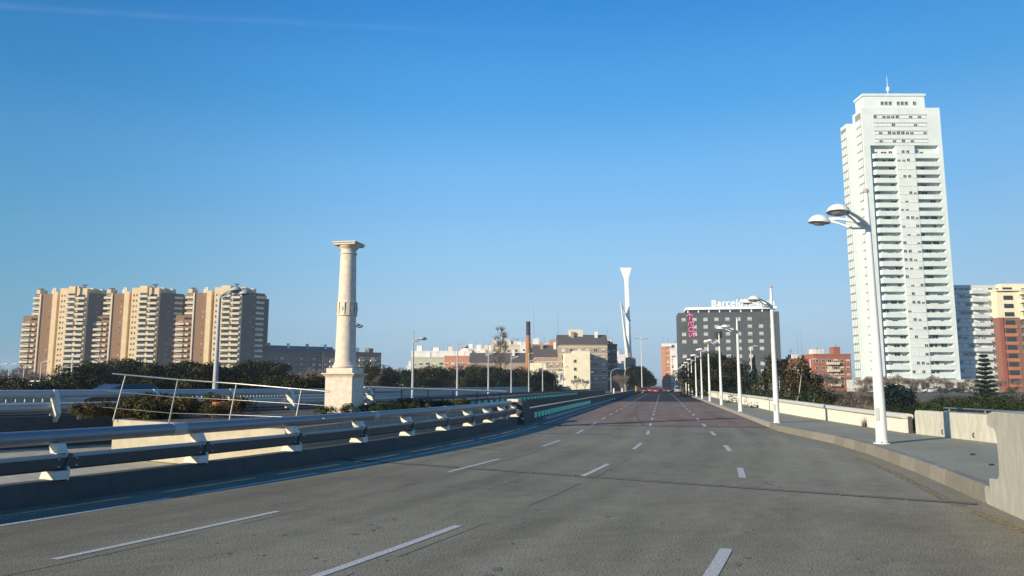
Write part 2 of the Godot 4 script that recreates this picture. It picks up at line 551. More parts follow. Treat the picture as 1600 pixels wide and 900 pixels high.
	part("asphalt_patch", j3.done(M.rail_face), road)
	# a curved tyre mark
	for k in 2:
		var b := mb(true)
		strip(b, spaced(37.2, 78.0, 30), func(s): return -2.3 + 0.00085 * pow(78.0 - s, 2.0) - 0.08, func(s): return -2.3 + 0.00085 * pow(78.0 - s, 2.0) + 0.08, 1, func(_s): return 0.005 + 0.001 * k, func(_s, _t): return Color(0.25, 0.182, 0.148))
		if k == 0:
			part("tyre_mark", b.done(M.asphalt), road)
	# painted markings
	var la := func(s): return -0.55 - 0.0052 * pow(maxf(0.0, 31.0 - s), 2.0)
	var lb := func(s): return 2.1 - 0.000094 * pow(maxf(0.0, 31.0 - s), 3.1)
	var lc := func(s): return -3.43 - 0.0053 * pow(maxf(0.0, 32.5 - s), 2.0)
	var le := func(s): return -6.0 - 0.0055 * pow(maxf(0.0, 33.0 - s), 2.0)
	# seams between the paved lanes, oil drips, tar spots and litter specks
	for c in [[la, 0.28, 5.0, 36.0], [lc, 0.3, 4.0, 36.0]]:
		var lf2: Callable = c[0]
		var b := mb()
		var sp := spaced(c[2], c[3], 40)
		for i in 40:
			var w0 := 0.008 + 0.006 * fs.get_noise_2d(i * 0.7, c[1])
			var t0: float = lf2.call(sp[i]) + c[1] + 0.02 * fs.get_noise_2d(i * 0.5, 2.0)
			var t1: float = lf2.call(sp[i + 1]) + c[1] + 0.02 * fs.get_noise_2d((i + 1) * 0.5, 2.0)
			if fs.get_noise_2d(i * 0.4, c[1] * 30.0) > -0.12:
				b.quad(R(sp[i], t0 - w0, 0.004), R(sp[i + 1], t1 - w0, 0.004), R(sp[i + 1], t1 + w0, 0.004), R(sp[i], t0 + w0, 0.004), Vector3.UP)
		part("paving_seam", b.done(M.seam), road)
	var blot := func(b: MB, s: float, t: float, r: float, long: float) -> void:
		var ring := []
		for k in 9:
			var a := TAU * k / 9.0
			var q := r * rf(0.55, 1.15)
			ring.append(R(s + cos(a) * q * long, t + sin(a) * q, 0.0045))
		for k in 9:
			b.tri(R(s, t, 0.0045), ring[k], ring[(k + 1) % 9], Vector3.UP, Vector3.UP, Vector3.UP)
	rng.seed = 17
	for i in 9:
		var b := mb()
		var s := rf(6.0, 22.0)
		var lane: float = [-1.95, 0.8, 3.3][i % 3] - 0.0045 * pow(maxf(0.0, 31.0 - s), 2.0)
		for q in 7:
			blot.call(b, s + rf(-0.8, 0.8), lane + rf(-0.16, 0.16), rf(0.02, 0.075), rf(1.0, 2.0))
		part("oil_stain", b.done(M.oil), road)
	var sk := mb()
	for i in 520:
		blot.call(sk, 4.5 + 24.0 * pow(rng.randf(), 1.5), rf(-7.0, 5.4), rf(0.006, 0.026), rf(0.7, 3.0))
	part("tar_spots", sk.done(M.seam), road).set_meta("kind", "stuff")
	var rows := []
	for r in [[la, [[6.0, 10.1], [16.2, 18.9], [23.4, 26.0]], 0.13], [lb, [[5.6, 9.3], [16.6, 18.6], [23.3, 25.6]], 0.15], [lc, [[7.2, 10.7], [16.4, 19.6], [24.0, 26.6]], 0.12]]:
		var list: Array = r[1]
		var s0 := 30.5
		while s0 < 185.0:
			list.append([s0, s0 + 2.6])
			s0 += 6.6
		for e in list:
			rows.append([r[0], e[0], e[1], r[2]])
	for e in [[4.0, 11.6], [12.1, 15.6], [16.0, 20.0], [20.3, 26.0], [26.4, 31.5], [32.0, 36.0], [38.0, 75.0]]:
		rows.append([le, e[0], e[1], 0.13])
	for e in rows:
		var b := mb(true)
		b.col = Color.WHITE
		var n := maxi(2, int((e[2] - e[1]) / 0.7))
		var sp := spaced(e[1], e[2], n)
		var c: Callable = e[0]
		var hw: float = e[3] * 0.5
		strip(b, sp, func(s): return c.call(s) - hw, func(s): return c.call(s) + hw, 1, func(_s): return 0.006, func(_s, _t): return Color.WHITE)
		part("lane_marking", b.done(M.lane_paint), road)
	for e in [[6.0, 13.0], [13.4, 22.0]]:
		var b := mb(true)
		strip(b, spaced(e[0], e[1], 20), func(s): return tk_(s) - 0.62, func(s): return tk_(s) - 0.42, 1, func(_s): return 0.005, func(_s, _t): return Color.WHITE)
		part("yellow_edge_line", b.done(M.yellow_paint), road)

	# right pavement and its kerb
	var pv := mb(true)
	strip(pv, spaced(2.0, 60.0, 116), func(s): return tk_(s) + 0.22, func(s): return tp(s) + 0.3, 14, ph, func(s, t):
		var k := 1.0 + 0.14 * fs.get_noise_2d(s * 0.3, t * 0.4) + 0.1 * fs.get_noise_2d(s * 1.1, t * 1.3)
		return Color(0.37, 0.372, 0.28) * k)
	strip(pv, spaced(60.0, 300.0, 40), func(s): return tk_(s) + 0.22, func(s): return tp(s) + 0.3, 3, ph, func(_s, _t): return Color(0.37, 0.372, 0.28))
	var pave := structure("pavement", pv.done(M.paving), "grey paved footway along the right side of the bridge", "pavement")
	for k in [[20.2, 7.6, 0.5], [18.6, 8.6, 0.55], [17.6, 7.0, 0.4]]:
		var b := mb()
		b.box(R(k[0], k[1], ph(k[0]) + 0.003), Vector3(k[2], 0.008, 0.1), Basis(Vector3.UP, YAW + 1.2))
		part("drain_slot", b.done(M.rubber), pave)
	var kb := mb(true)
	for seg in 92:
		var a := 3.0 + seg * 1.2
		var bb := a + 1.185
		kb.col = Color(0.27, 0.255, 0.205) * (1.0 + 0.26 * fs.get_noise_2d(a, 77.0)) if a < 36.0 else Color(0.36, 0.34, 0.29) * (1.0 + 0.08 * fs.get_noise_2d(a, 77.0))
		var h := ph(a + 0.6) + 0.006
		kb.sweep([Vector2(0.0, -0.1), Vector2(0.25, -0.1), Vector2(0.25, h), Vector2(0.07, h), Vector2(0.035, h - 0.03)], [R(a, tk_(a)), R((a + bb) * 0.5, tk_((a + bb) * 0.5)), R(bb, tk_(bb))])
	kb.col = Color(0.34, 0.32, 0.27)
	kb.sweep([Vector2(0.0, -0.1), Vector2(0.25, -0.1), Vector2(0.25, 0.19), Vector2(0.03, 0.19)], [R(113.5, 5.07), R(300, 5.1)])
	structure("kerb", kb.done(M.concrete_v), "stained concrete kerb between the road and the right footway", "kerb")
	# bridge slab under both, left deck
	var dk := mb()
	dk.sweep([Vector2(-8.6, -1.6), Vector2(8.6, -1.6), Vector2(9.4, -0.05), Vector2(-9.4, -0.05)], [R(30, 0), R(215, 0)])
	structure("bridge_deck", dk.done(M.beige_concrete), "concrete slab that carries the road over the park", "bridge")
	var lp := []
	for s in [14.0, 18.0, 22.0, 26.0, 30.0, 34.0, 38.0, 42.0, 46.0, 50.0, 70.0, 120.0, 220.0]:
		lp.append(R(s, guard_left_t(s) + 0.0, 0.0))
	var ld := mb()
	ld.sweep([Vector2(-11.0, -0.7), Vector2(-0.2, -0.7), Vector2(-0.2, 0.55), Vector2(-6.3, 0.55), Vector2(-6.3, 0.7), Vector2(-11.0, 0.7)], lp)
	structure("bridge_deck", ld.done(M.dark_concrete), "deck of the second carriageway on the left", "bridge")
	# concrete floor of the median in front of the planter
	var md := mb()
	var p0 := []
	for s in spaced(-3.0, 38.0, 24):
		p0.append(s)
	for i in p0.size() - 1:
		var a: float = p0[i]
		var b2: float = p0[i + 1]
		md.quad(R(a, -30.0, -0.32), R(b2, -30.0, -0.32), R(b2, tw(b2) - 0.28, -0.32), R(a, tw(a) - 0.28, -0.32), Vector3.UP)
	structure("median_floor", md.done(M.beige_concrete), "beige concrete floor between the two carriageways", "pavement")

func lamp_post(side: float, spike := true, paint := "white_paint") -> Node3D:
	var o := thing("street_lamp", "white tapering street lamp with two dome heads", "street lamp", Vector3.ZERO, 0.0, "white twin dome street lamps along the bridge")
	var H := 6.48
	var b := mb()
	b.tube([Vector3(0, -0.02, 0), Vector3(0, 2.0, 0), Vector3(0, 5.55, 0), Vector3(0, 6.4 if spike else 5.6, 0)], [0.138, 0.118, 0.072, 0.048 if spike else 0.066], 18)
	part("pole", b.done(M[paint]), o)
	var f := mb()
	f.lathe([Vector2(0.0, 0.0), Vector2(0.2, 0.0), Vector2(0.2, 0.025), Vector2(0.15, 0.03), Vector2(0.145, 0.1)], Vector3.ZERO, 18)
	part("base_flange", f.done(M[paint]), o)
	var ad := mb()
	ad.box(Vector3(-0.1 * side * -1.0, 0.72, 0.075), Vector3(0.1, 0.34, 0.02), Basis(Vector3.UP, -0.9 * side * -1.0), 0.005)
	part("access_door", ad.done(M.rail_pale), o)
	for k in 6:
		var bo := mb()
		bo.lathe([Vector2(0.0, 0.06), Vector2(0.018, 0.06), Vector2(0.018, 0.02)], Vector3(cos(TAU * k / 6.0) * 0.178, 0.0, sin(TAU * k / 6.0) * 0.178), 6)
		part("bolt", bo.done(M.steel), o)
	var gl := mb()
	var pr := []
	for k in 9:
		pr.append(Vector2(0.075 * sin(PI * k / 8.0), 6.45 - 0.075 * cos(PI * k / 8.0)))
	gl.lathe(pr, Vector3.ZERO, 12)
	if spike:
		part("tip_globe", gl.done(M.globe), o)
	for k in 2:
		var ang := (PI + (-0.52 if k == 0 else 0.52)) if side < 0 else (-0.52 if k == 0 else 0.52)
		var d := Vector3(cos(ang), 0, sin(ang))
		var arm := mb()
		arm.tube([Vector3(0, 5.45, 0), Vector3(0, 5.6, 0) + d * 0.12, Vector3(0, 5.72, 0) + d * 0.4, Vector3(0, 5.8, 0) + d * 0.7, Vector3(0, 5.8, 0) + d * 0.93], [0.06, 0.055, 0.045, 0.04, 0.06], 8)
		arm.tube([Vector3(0, 5.47, 0), Vector3(0, 5.5, 0) + d * 0.36, Vector3(0, 5.66, 0) + d * 0.66, Vector3(0, 5.76, 0) + d * 0.9], [0.03, 0.028, 0.026, 0.03], 6)
		part("arm", arm.done(M[paint]), o)
		var c := Vector3(0, 5.74, 0) + d * 1.17
		var hd := mb()
		var dome := [Vector2(0.26, 0.0), Vector2(0.285, 0.0), Vector2(0.285, 0.02)]
		for q in range(1, 9):
			dome.append(Vector2(0.272 * cos(q * PI / 16.0), 0.02 + 0.2 * sin(q * PI / 16.0)))
		hd.lathe(dome, c, 22, Basis(d.cross(Vector3.UP), 0.12))
		var hp := part("lamp_head", hd.done(M[paint]), o)
		var un := mb()
		un.lathe([Vector2(0.0, -0.075), Vector2(0.12, -0.06), Vector2(0.2, -0.01), Vector2(0.268, 0.006)], c, 22, Basis(d.cross(Vector3.UP), 0.12))
		part("lens", un.done(M.lamp_under), hp)
	return o

func lamps() -> void:
	var l := lamp_post(-1.0)
	l.position = W(10.92, 21.75, 0.28)
	l.scale = Vector3.ONE * 1.185
	l.set_meta("label", "nearest white street lamp, its two dome heads in front of the white tower")
	var names := ["second white street lamp on the right footway, its heads over the hotel sign", "third white street lamp on the right, between the tall evergreen and the cypress", "fourth white street lamp on the right, in front of the evergreen mass by the hotel", "fifth white street lamp on the right, in front of the left half of the hotel", "sixth white street lamp on the right, below the pink sign of the hotel"]
	for k in 11:
		var s := 36.6 + 16.6 * k
		copy(l, "street_lamp", names[k] if k < 5 else "small far white street lamp in the row at the hotel's left corner", R(s, 5.34, ph(s)))
	var r := lamp_post(1.0, true, "grey_paint")
	r.set_meta("label", "grey white street lamp far along the left deck, just before the cream house")
	r.position = R(180.2, -23.6, 0.7)
	var q := lamp_post(1.0, false, "grey_paint")
	q.position = R(36.4, -24.0, 0.7)
	q.scale = Vector3.ONE * 1.12
	q.set_meta("label", "white street lamp without a spike in front of the right-hand brick tower block")
	var ln := ["street lamp half hidden behind the stone column, one head showing", "grey-white street lamp with curved arms, first to the right of the stone column", "second street lamp right of the stone column, before the dark hedge of trees"]
	for k in 8:
		var s := 52.2 + 16.0 * k
		copy(r, "street_lamp", ln[k] if k < 3 else "thin far street lamp on the left deck before the dark trees", R(s, -23.6, 0.7))

func guard_rail() -> void:
	var s0 := 5.0
	var o := thing("guard_rail", "bluish grey tubular guard rail on a low wall along the left road edge", "guard rail", R(s0, tw(s0)))
	var path := []
	for s in spaced(s0 - 3.0, 37.4, 40):
		path.append(R(s, tw(s)))
	var base := mb(true)
	base.off = o.position
	for i in path.size() - 1:
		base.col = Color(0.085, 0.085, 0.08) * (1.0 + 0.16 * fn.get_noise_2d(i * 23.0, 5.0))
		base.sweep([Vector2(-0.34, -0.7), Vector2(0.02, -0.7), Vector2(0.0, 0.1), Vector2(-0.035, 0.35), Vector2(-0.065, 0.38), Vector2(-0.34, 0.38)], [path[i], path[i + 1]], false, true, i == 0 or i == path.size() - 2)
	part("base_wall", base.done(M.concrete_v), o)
	# joints of the tube sections
	var ring := []
	for k in 20:
		ring.append(Vector2(cos(TAU * k / 20.0), sin(TAU * k / 20.0)))
	var cuts := [s0 - 3.0, 13.5, 20.9, 26.4, 37.2]
	for i in cuts.size() - 1:
		var p := []
		for s in spaced(cuts[i] + (0.012 if i else 0.0), cuts[i + 1] - 0.012, 12):
			p.append(R(s, tw(s) - 0.42, 1.085))
		var t := mb()
		t.off = o.position
		t.sweep(ring.map(func(v): return v * 0.125), p, true)
		part("tube", t.done(M.rail_grey), o)
	for i in range(1, cuts.size() - 1):
		var p := []
		for s in spaced(cuts[i] - 0.16, cuts[i] + 0.16, 2):
			p.append(R(s, tw(s) - 0.42, 1.085))
		var sl := mb()
		sl.off = o.position
		sl.sweep(ring.map(func(v): return v * 0.131), p, true)
		part("sleeve", sl.done(M.rail_crown), o)
	var sec := []
	for s in spaced(s0 - 3.0, 37.0, 40):
		sec.append(R(s, tw(s) - 0.14, 0.665))
	var bm := mb()
	bm.off = o.position
	bm.sweep([Vector2(-0.1, -0.13), Vector2(0.06, -0.13), Vector2(0.085, -0.1), Vector2(0.085, 0.08)], sec, false, false)
	bm.sweep([Vector2(-0.12, -0.13), Vector2(-0.1, -0.13), Vector2(-0.1, 0.12), Vector2(-0.12, 0.12)], sec)
	part("beam", bm.done(M.rail_face), o)
	var bt := mb()
	bt.off = o.position
	bt.sweep([Vector2(0.085, 0.08), Vector2(0.06, 0.125), Vector2(0.0, 0.145), Vector2(-0.06, 0.135), Vector2(-0.1, 0.12)], sec, true, false)
	part("beam_crown", bt.done(M.rail_crown), o)
	for k in 10:
		var s := 10.9 + 2.95 * k
		var at := R(s, tw(s))
		var dir := (R(s + 0.5, tw(s + 0.5)) - at).normalized()
		var rt := dir.cross(Vector3.UP)
		# a slanting welded post: thick plate swept back from the wall to the tube
		var prof := [Vector2(-0.28, 0.36), Vector2(0.0, 0.36), Vector2(0.02, 0.55), Vector2(-0.06, 0.62), Vector2(-0.06, 0.8), Vector2(-0.22, 0.86), Vector2(-0.3, 0.98), Vector2(-0.5, 0.99), Vector2(-0.46, 0.84), Vector2(-0.3, 0.7)]
		var b := mb()
		b.off = o.position
		b.slab(prof, at - dir * 0.02, rt, Vector3.UP, dir * 0.035)
		# lit wing plates facing back along the road
		b.slab([Vector2(-0.42, 0.385), Vector2(0.02, 0.385), Vector2(0.02, 0.53), Vector2(-0.36, 0.53)], at - dir * 0.24, rt, Vector3.UP, dir * 0.22 + rt * 0.03)
		b.slab([Vector2(-0.36, 0.81), Vector2(-0.05, 0.82), Vector2(-0.1, 0.88), Vector2(-0.16, 0.98), Vector2(-0.42, 0.98)], at - dir * 0.12, rt, Vector3.UP, dir * 0.12 + rt * 0.02)
		var pm := part("post", b.done(M.rail_white), o)
		var st := mb()
		st.off = o.position
		st.box(at + rt * -0.045 + Vector3.UP * 0.665 + dir * 0.0, Vector3(0.03, 0.3, 0.07), Basis(rt, Vector3.UP.rotated(rt, -0.35), dir.rotated(rt, -0.35) * -1.0))
		part("strap", st.done(M.rail_face), pm)
		for e in [[-0.16, 0.06], [-0.16, -0.06], [0.16, 0.06], [0.16, -0.06]]:
			var bo := mb()
			bo.off = o.position
			bo.tube([at + dir * e[0] + rt * -0.06 + Vector3.UP * (0.66 + e[1]), at + dir * e[0] + rt * -0.035 + Vector3.UP * (0.66 + e[1])], [0.02, 0.016], 6)
			part("bolt", bo.done(M.rail_crown), pm)

func far_barriers() -> void:
	# concrete barrier with green delineators along the bridge deck
	var o := thing("road_barrier", "low concrete barrier with green reflector plates along the bridge's left kerb", "barrier", R(37.4, -7.05))
	var b := mb()
	b.off = o.position
	b.sweep([Vector2(-0.3, -0.2), Vector2(0.12, -0.2), Vector2(0.1, 0.05), Vector2(0.0, 0.3), Vector2(-0.03, 0.72), Vector2(-0.27, 0.72)], [R(39.4, -7.0), R(80, -7.0), R(230, -7.0)])
	part("wall", b.done(M.dark_concrete), o)
	var cp := mb()
	cp.off = o.position
	cp.sweep([Vector2(-0.3, 0.723), Vector2(0.0, 0.723), Vector2(0.0, 0.76), Vector2(-0.3, 0.76)], [R(39.4, -7.0), R(230, -7.0)])
	part("coping", cp.done(M.beige_concrete), o)  # pale strip puts the sunlit top line of the wall into colour
	var kb := mb()
	kb.off = o.position
	kb.sweep([Vector2(0.13, -0.1), Vector2(0.42, -0.1), Vector2(0.42, 0.1), Vector2(0.13, 0.12)], [R(43.0, -7.0), R(110, -7.0)])
	part("kerb_stone", kb.done(M.beige_concrete), o)
	var rp := mb()
	rp.box(Vector3.ZERO, Vector3(0.035, 0.3, 0.27), Basis.IDENTITY, 0.008)
	var rm := rp.done(M.green_refl)
	for k in 27:
		part("reflector", rm, o, R(40.6 + k * 1.22, -6.86, 0.36) - o.position, Basis(Vector3.UP, YAW - 0.4))
	# end block
	var e := thing("end_block", "dark sloping concrete block where the grey tube rail ends", "block", R(38.4, -7.4), YAW)
	var eb := mb()
	eb.slab([Vector2(-0.5, -0.1), Vector2(0.5, -0.1), Vector2(0.36, 1.14), Vector2(-0.28, 1.18)], Vector3(0, 0, 1.0), Vector3.RIGHT, Vector3.UP, Vector3(0.0, 0, -2.0))
	part("block", eb.done(M.dark_concrete), e)
	var ec := mb()
	ec.box(Vector3(-0.1, 1.2, 0.8), Vector3(0.6, 0.16, 0.5), Basis.IDENTITY, 0.03)
	part("cap", ec.done(M.rail_white), e)
	# the same on the left deck
	var l := thing("road_barrier", "dark barrier with green plates along the near edge of the left deck", "barrier", R(48, -16.9))
	var lb := mb()
	lb.off = l.position
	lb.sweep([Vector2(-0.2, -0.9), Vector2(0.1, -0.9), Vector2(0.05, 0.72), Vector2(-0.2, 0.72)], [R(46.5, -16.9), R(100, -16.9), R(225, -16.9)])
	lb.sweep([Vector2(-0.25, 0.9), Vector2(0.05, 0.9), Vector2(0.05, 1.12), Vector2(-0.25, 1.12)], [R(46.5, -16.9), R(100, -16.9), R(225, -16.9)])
	part("wall", lb.done(M.dark_concrete), l)  # shade of the side facing the road is put into the dark colour
	var st := mb()
	st.box(Vector3.ZERO, Vector3(0.12, 0.3, 0.1))
	var sm := st.done(M.dark_concrete)
	for k in 60:
		part("post", sm, l, R(47.5 + 3.0 * k, -17.0, 0.85) - l.position, Basis(Vector3.UP, YAW))
	var rp2 := mb()
	rp2.box(Vector3.ZERO, Vector3(0.035, 0.36, 0.5), Basis.IDENTITY, 0.008)
	var rm2 := rp2.done(M.green_refl)
	for k in 34:
		part("reflector", rm2, l, R(62.0 + k * 2.6, -16.72, 0.36) - l.position, Basis(Vector3.UP, YAW - 0.6))

	# guard of the left deck, seen from behind
	var g := thing("guard_rail", "pale tubular guard rail of the left carriageway seen from behind, with leaning plate posts", "guard rail", R(24, guard_left_t(24)))
	var gp := []
	for s in spaced(13.0, 47.0, 30):
		gp.append(s)
	var ring := []
	for k in 18:
		ring.append(Vector2(cos(TAU * k / 18.0), sin(TAU * k / 18.0)))
	var tb := mb()
	tb.off = g.position
	tb.sweep(ring.map(func(v): return v * 0.155), gp.map(func(s): return R(s, guard_left_t(s) - 0.05, 1.66)), true)
	part("tube", tb.done(M.rail_pale), g)
	var bb := mb()
	bb.off = g.position
	bb.sweep(ring.map(func(v): return Vector2(v.x * 0.12, v.y * 0.19)), gp.map(func(s): return R(s, guard_left_t(s) - 0.2, 1.15)), true)
	part("beam", bb.done(M.rail_pale), g)
	var bw := mb()
	bw.off = g.position
	bw.sweep([Vector2(-0.4, -0.8), Vector2(0.3, -0.8), Vector2(0.12, 0.3), Vector2(0.12, 0.78), Vector2(0.05, 0.84), Vector2(-0.4, 0.84)], gp.map(func(s): return R(s, guard_left_t(s))))
	part("base_wall", bw.done(M.dark_concrete), g)
	for k in 9:
		var s := 13.2 + 3.6 * k
		var at := R(s, guard_left_t(s))
		var dir := (R(s + 0.5, guard_left_t(s + 0.5)) - at).normalized()
		var rt := dir.cross(Vector3.UP)
		var pb := mb()
		pb.off = g.position
		pb.slab([Vector2(-0.3, 1.78), Vector2(0.05, 1.83), Vector2(0.34, 1.36), Vector2(0.3, 1.2), Vector2(0.45, 0.95), Vector2(0.16, 0.6), Vector2(-0.2, 0.86), Vector2(-0.05, 1.3)], at - dir * 0.07, rt, Vector3.UP, dir * 0.14 + rt * 0.05)
		part("post", pb.done(M.rail_white), g)
	# balustrade at the far side of the left deck
	var bl := thing("balustrade", "pale concrete balustrade with small slots at the far side of the left deck", "parapet", R(30, -27))
	var bp := []
	for s in [14.0, 20.0, 26.0, 32.0, 38.0, 44.0, 50.0, 100.0, 160.0, 225.0]:
		bp.append(R(s, -27.3 - 0.0098 * pow(maxf(0.0, 44.0 - s), 2.0)))
	var cb := mb()
	cb.off = bl.position
	cb.sweep([Vector2(-0.2, 1.5), Vector2(0.2, 1.5), Vector2(0.2, 1.62), Vector2(0.1, 1.68), Vector2(-0.2, 1.68)], bp)
	part("top_rail", cb.done(M.white_concrete), bl)
	var cl := mb()
	cl.off = bl.position
	cl.sweep([Vector2(-0.2, 0.3), Vector2(0.2, 0.3), Vector2(0.2, 1.2), Vector2(-0.2, 1.2)], bp)
	part("plinth", cl.done(M.white_concrete), bl)
	var bs := mb()
	bs.off = bl.position
	for i in 520:
		var s := 14.0 + i * 0.4
		bs.box(R(s, -27.3 - 0.0098 * pow(maxf(0.0, 44.0 - s), 2.0), 1.35), Vector3(0.25, 0.3, 0.2), Basis(Vector3.UP, YAW))
	var bo := part("baluster", bs.done(M.white_concrete), bl)
	bo.set_meta("kind", "stuff")

func right_parapet() -> void:
	var o := thing("parapet", "white concrete parapet of close upright fins along the right footway", "parapet", R(28.9, 8.86, 0))
	var segs := [[29.3, 43.6], [43.75, 58.0], [58.15, 90.0], [90.15, 140.0], [140.15, 225.0]]
	for g in segs:
		var p := []
		for s in spaced(g[0], g[1], 8):
			p.append(R(s, tp(s), lerpf(0.9, 1.06, smoothstep(29, 60, s))))
		var c := mb()
		c.off = o.position
		c.sweep([Vector2(-0.16, -0.12), Vector2(0.2, -0.12), Vector2(0.24, -0.03), Vector2(0.2, 0.03), Vector2(0.05, 0.06), Vector2(-0.14, 0.05), Vector2(-0.2, 0.0), Vector2(-0.2, -0.08)], p)
		part("coping", c.done(M.rail_white), o)
		var k := mb()
		k.off = o.position
		k.sweep([Vector2(0.1, -0.95), Vector2(0.16, -0.95), Vector2(0.16, -0.125), Vector2(0.1, -0.125)], p)
		part("gap_shade_panel", k.done(M.dark_concrete), o)  # dark sheet behind the fins paints the shade in their gaps
	var f := mb()
	f.box(Vector3.ZERO, Vector3(0.2, 1.0, 0.115), Basis.IDENTITY, 0.012)
	var fm := f.done(M.fin_white)
	var rest := mb()
	rest.off = o.position
	var s := 29.4
	var n := 0
	while s < 223.0:
		var top := lerpf(0.9, 1.06, smoothstep(29, 60, s)) - 0.123
		var hh := top - ph(s) + 0.05
		if absf(s - 43.67) > 0.14 and absf(s - 58.07) > 0.14:
			if n < 280:
				part("fin", fm, o, R(s, tp(s), top - hh * 0.5) - o.position, Basis(Vector3.UP, YAW) * Basis.from_scale(Vector3(1, hh, 1)))
			else:
				rest.box(R(s, tp(s), top - hh * 0.5), Vector3(0.2, hh, 0.1 if s < 120 else 0.2), Basis(Vector3.UP, YAW))
			n += 1
		s += 0.23 if s < 120 else 0.4
	var ro := part("fin", rest.done(M.fin_white), o)
	ro.set_meta("kind", "stuff")
	var ep := mb()
	ep.off = o.position
	ep.box(R(29.05, 8.86, 0.55), Vector3(0.12, 0.62, 0.1), Basis(Vector3.UP, YAW))
	part("end_post", ep.done(M.dark_concrete), o)
	# plain end wall
	var w := thing("end_wall", "plain white concrete wall that continues the finned parapet towards the viewer", "wall", W(14.45, 26.4, 0), 0.0)
	var wb := mb()
	wb.slab([Vector2(0, 0.15), Vector2(17.0, 0.15), Vector2(17.0, 1.1), Vector2(0.1, 1.1), Vector2(0.03, 1.06), Vector2(0, 0.98)], Vector3.ZERO, Vector3(-0.012, 0, 1), Vector3.UP, Vector3(0.34, 0, 0))
	part("wall", wb.done(M.white_concrete), w)
	for z in [1.75, 3.45, 5.05, 6.7]:
		var hk := mb()
		var pts := []
		for q in 7:
			pts.append(Vector3(-0.012 * z - 0.012 - 0.05 * sin(PI * q / 6.0), 0.44 + 0.075 * cos(PI * q / 6.0), z))
		hk.tube(pts, [0.014, 0.014, 0.014, 0.014, 0.014, 0.014, 0.014], 6)
		part("iron_hook", hk.done(M.rail_face), w)
	var rl := thing("hand_rail", "grey metal hand rail just behind the white end wall", "railing", W(15.3, 26.0, 0))
	for y in [1.19, 1.07]:
		var t := mb()
		t.tube([Vector3(0, y, 0), Vector3(-0.1, y, 12.0)], [0.03, 0.03], 8)
		part("rail", t.done(M.inox), rl)
	for z in [0.3, 2.3, 4.3, 6.3, 8.3]:
		var t := mb()
		t.tube([Vector3(-0.008 * z, -0.3, z), Vector3(-0.008 * z, 1.19, z)], [0.025, 0.025], 8)
		part("post", t.done(M.inox), rl)
	# heavy parapet end at the right edge of the picture
	var e := thing("parapet_end", "heavy notched concrete parapet end at the right edge of the road", "parapet", W(8.05, 12.5, 0))
	var eb := mb(true)
	eb.col = Color(0.46, 0.455, 0.39)
	var along := Vector3(-0.273, 0, 0.962)
	var rt := Vector3(0.962, 0, 0.273)
	var prof := [Vector2(0, -0.1), Vector2(0.0, 0.25), Vector2(0.06, 0.29), Vector2(0.26, 0.2), Vector2(0.28, 0.42), Vector2(0.32, 0.45), Vector2(0.66, 0.47), Vector2(0.76, 0.54), Vector2(0.80, 0.7), Vector2(0.80, 1.14), Vector2(0.76, 1.24), Vector2(0.68, 1.29), Vector2(0.44, 1.31), Vector2(0.4, 1.34), Vector2(0.4, 1.44), Vector2(0.5, 1.52), Vector2(0.7, 1.56), Vector2(9.5, 1.58), Vector2(9.5, -0.1)]
	eb.slab(prof, Vector3.ZERO, along, Vector3.UP, rt * 0.42)
	part("block", eb.done(M.concrete_v), e)
	for k in 5:
		var sb := mb()
		var y := 0.6 + 0.155 * k
		sb.tube([along * 0.82 + rt * 0.16 + Vector3.UP * y, along * 0.42 + rt * 0.16 + Vector3.UP * (y + 0.03)], [0.03, 0.024], 6)
		part("iron_stub", sb.done(M.rail_face), e)
	var pl := mb()
	pl.box(along * 0.79 + rt * 0.2 + Vector3.UP * 0.92, Vector3(0.03, 0.72, 0.1), Basis(Vector3.UP, -0.28))
	part("fixing_plate", pl.done(M.rail_face), e)

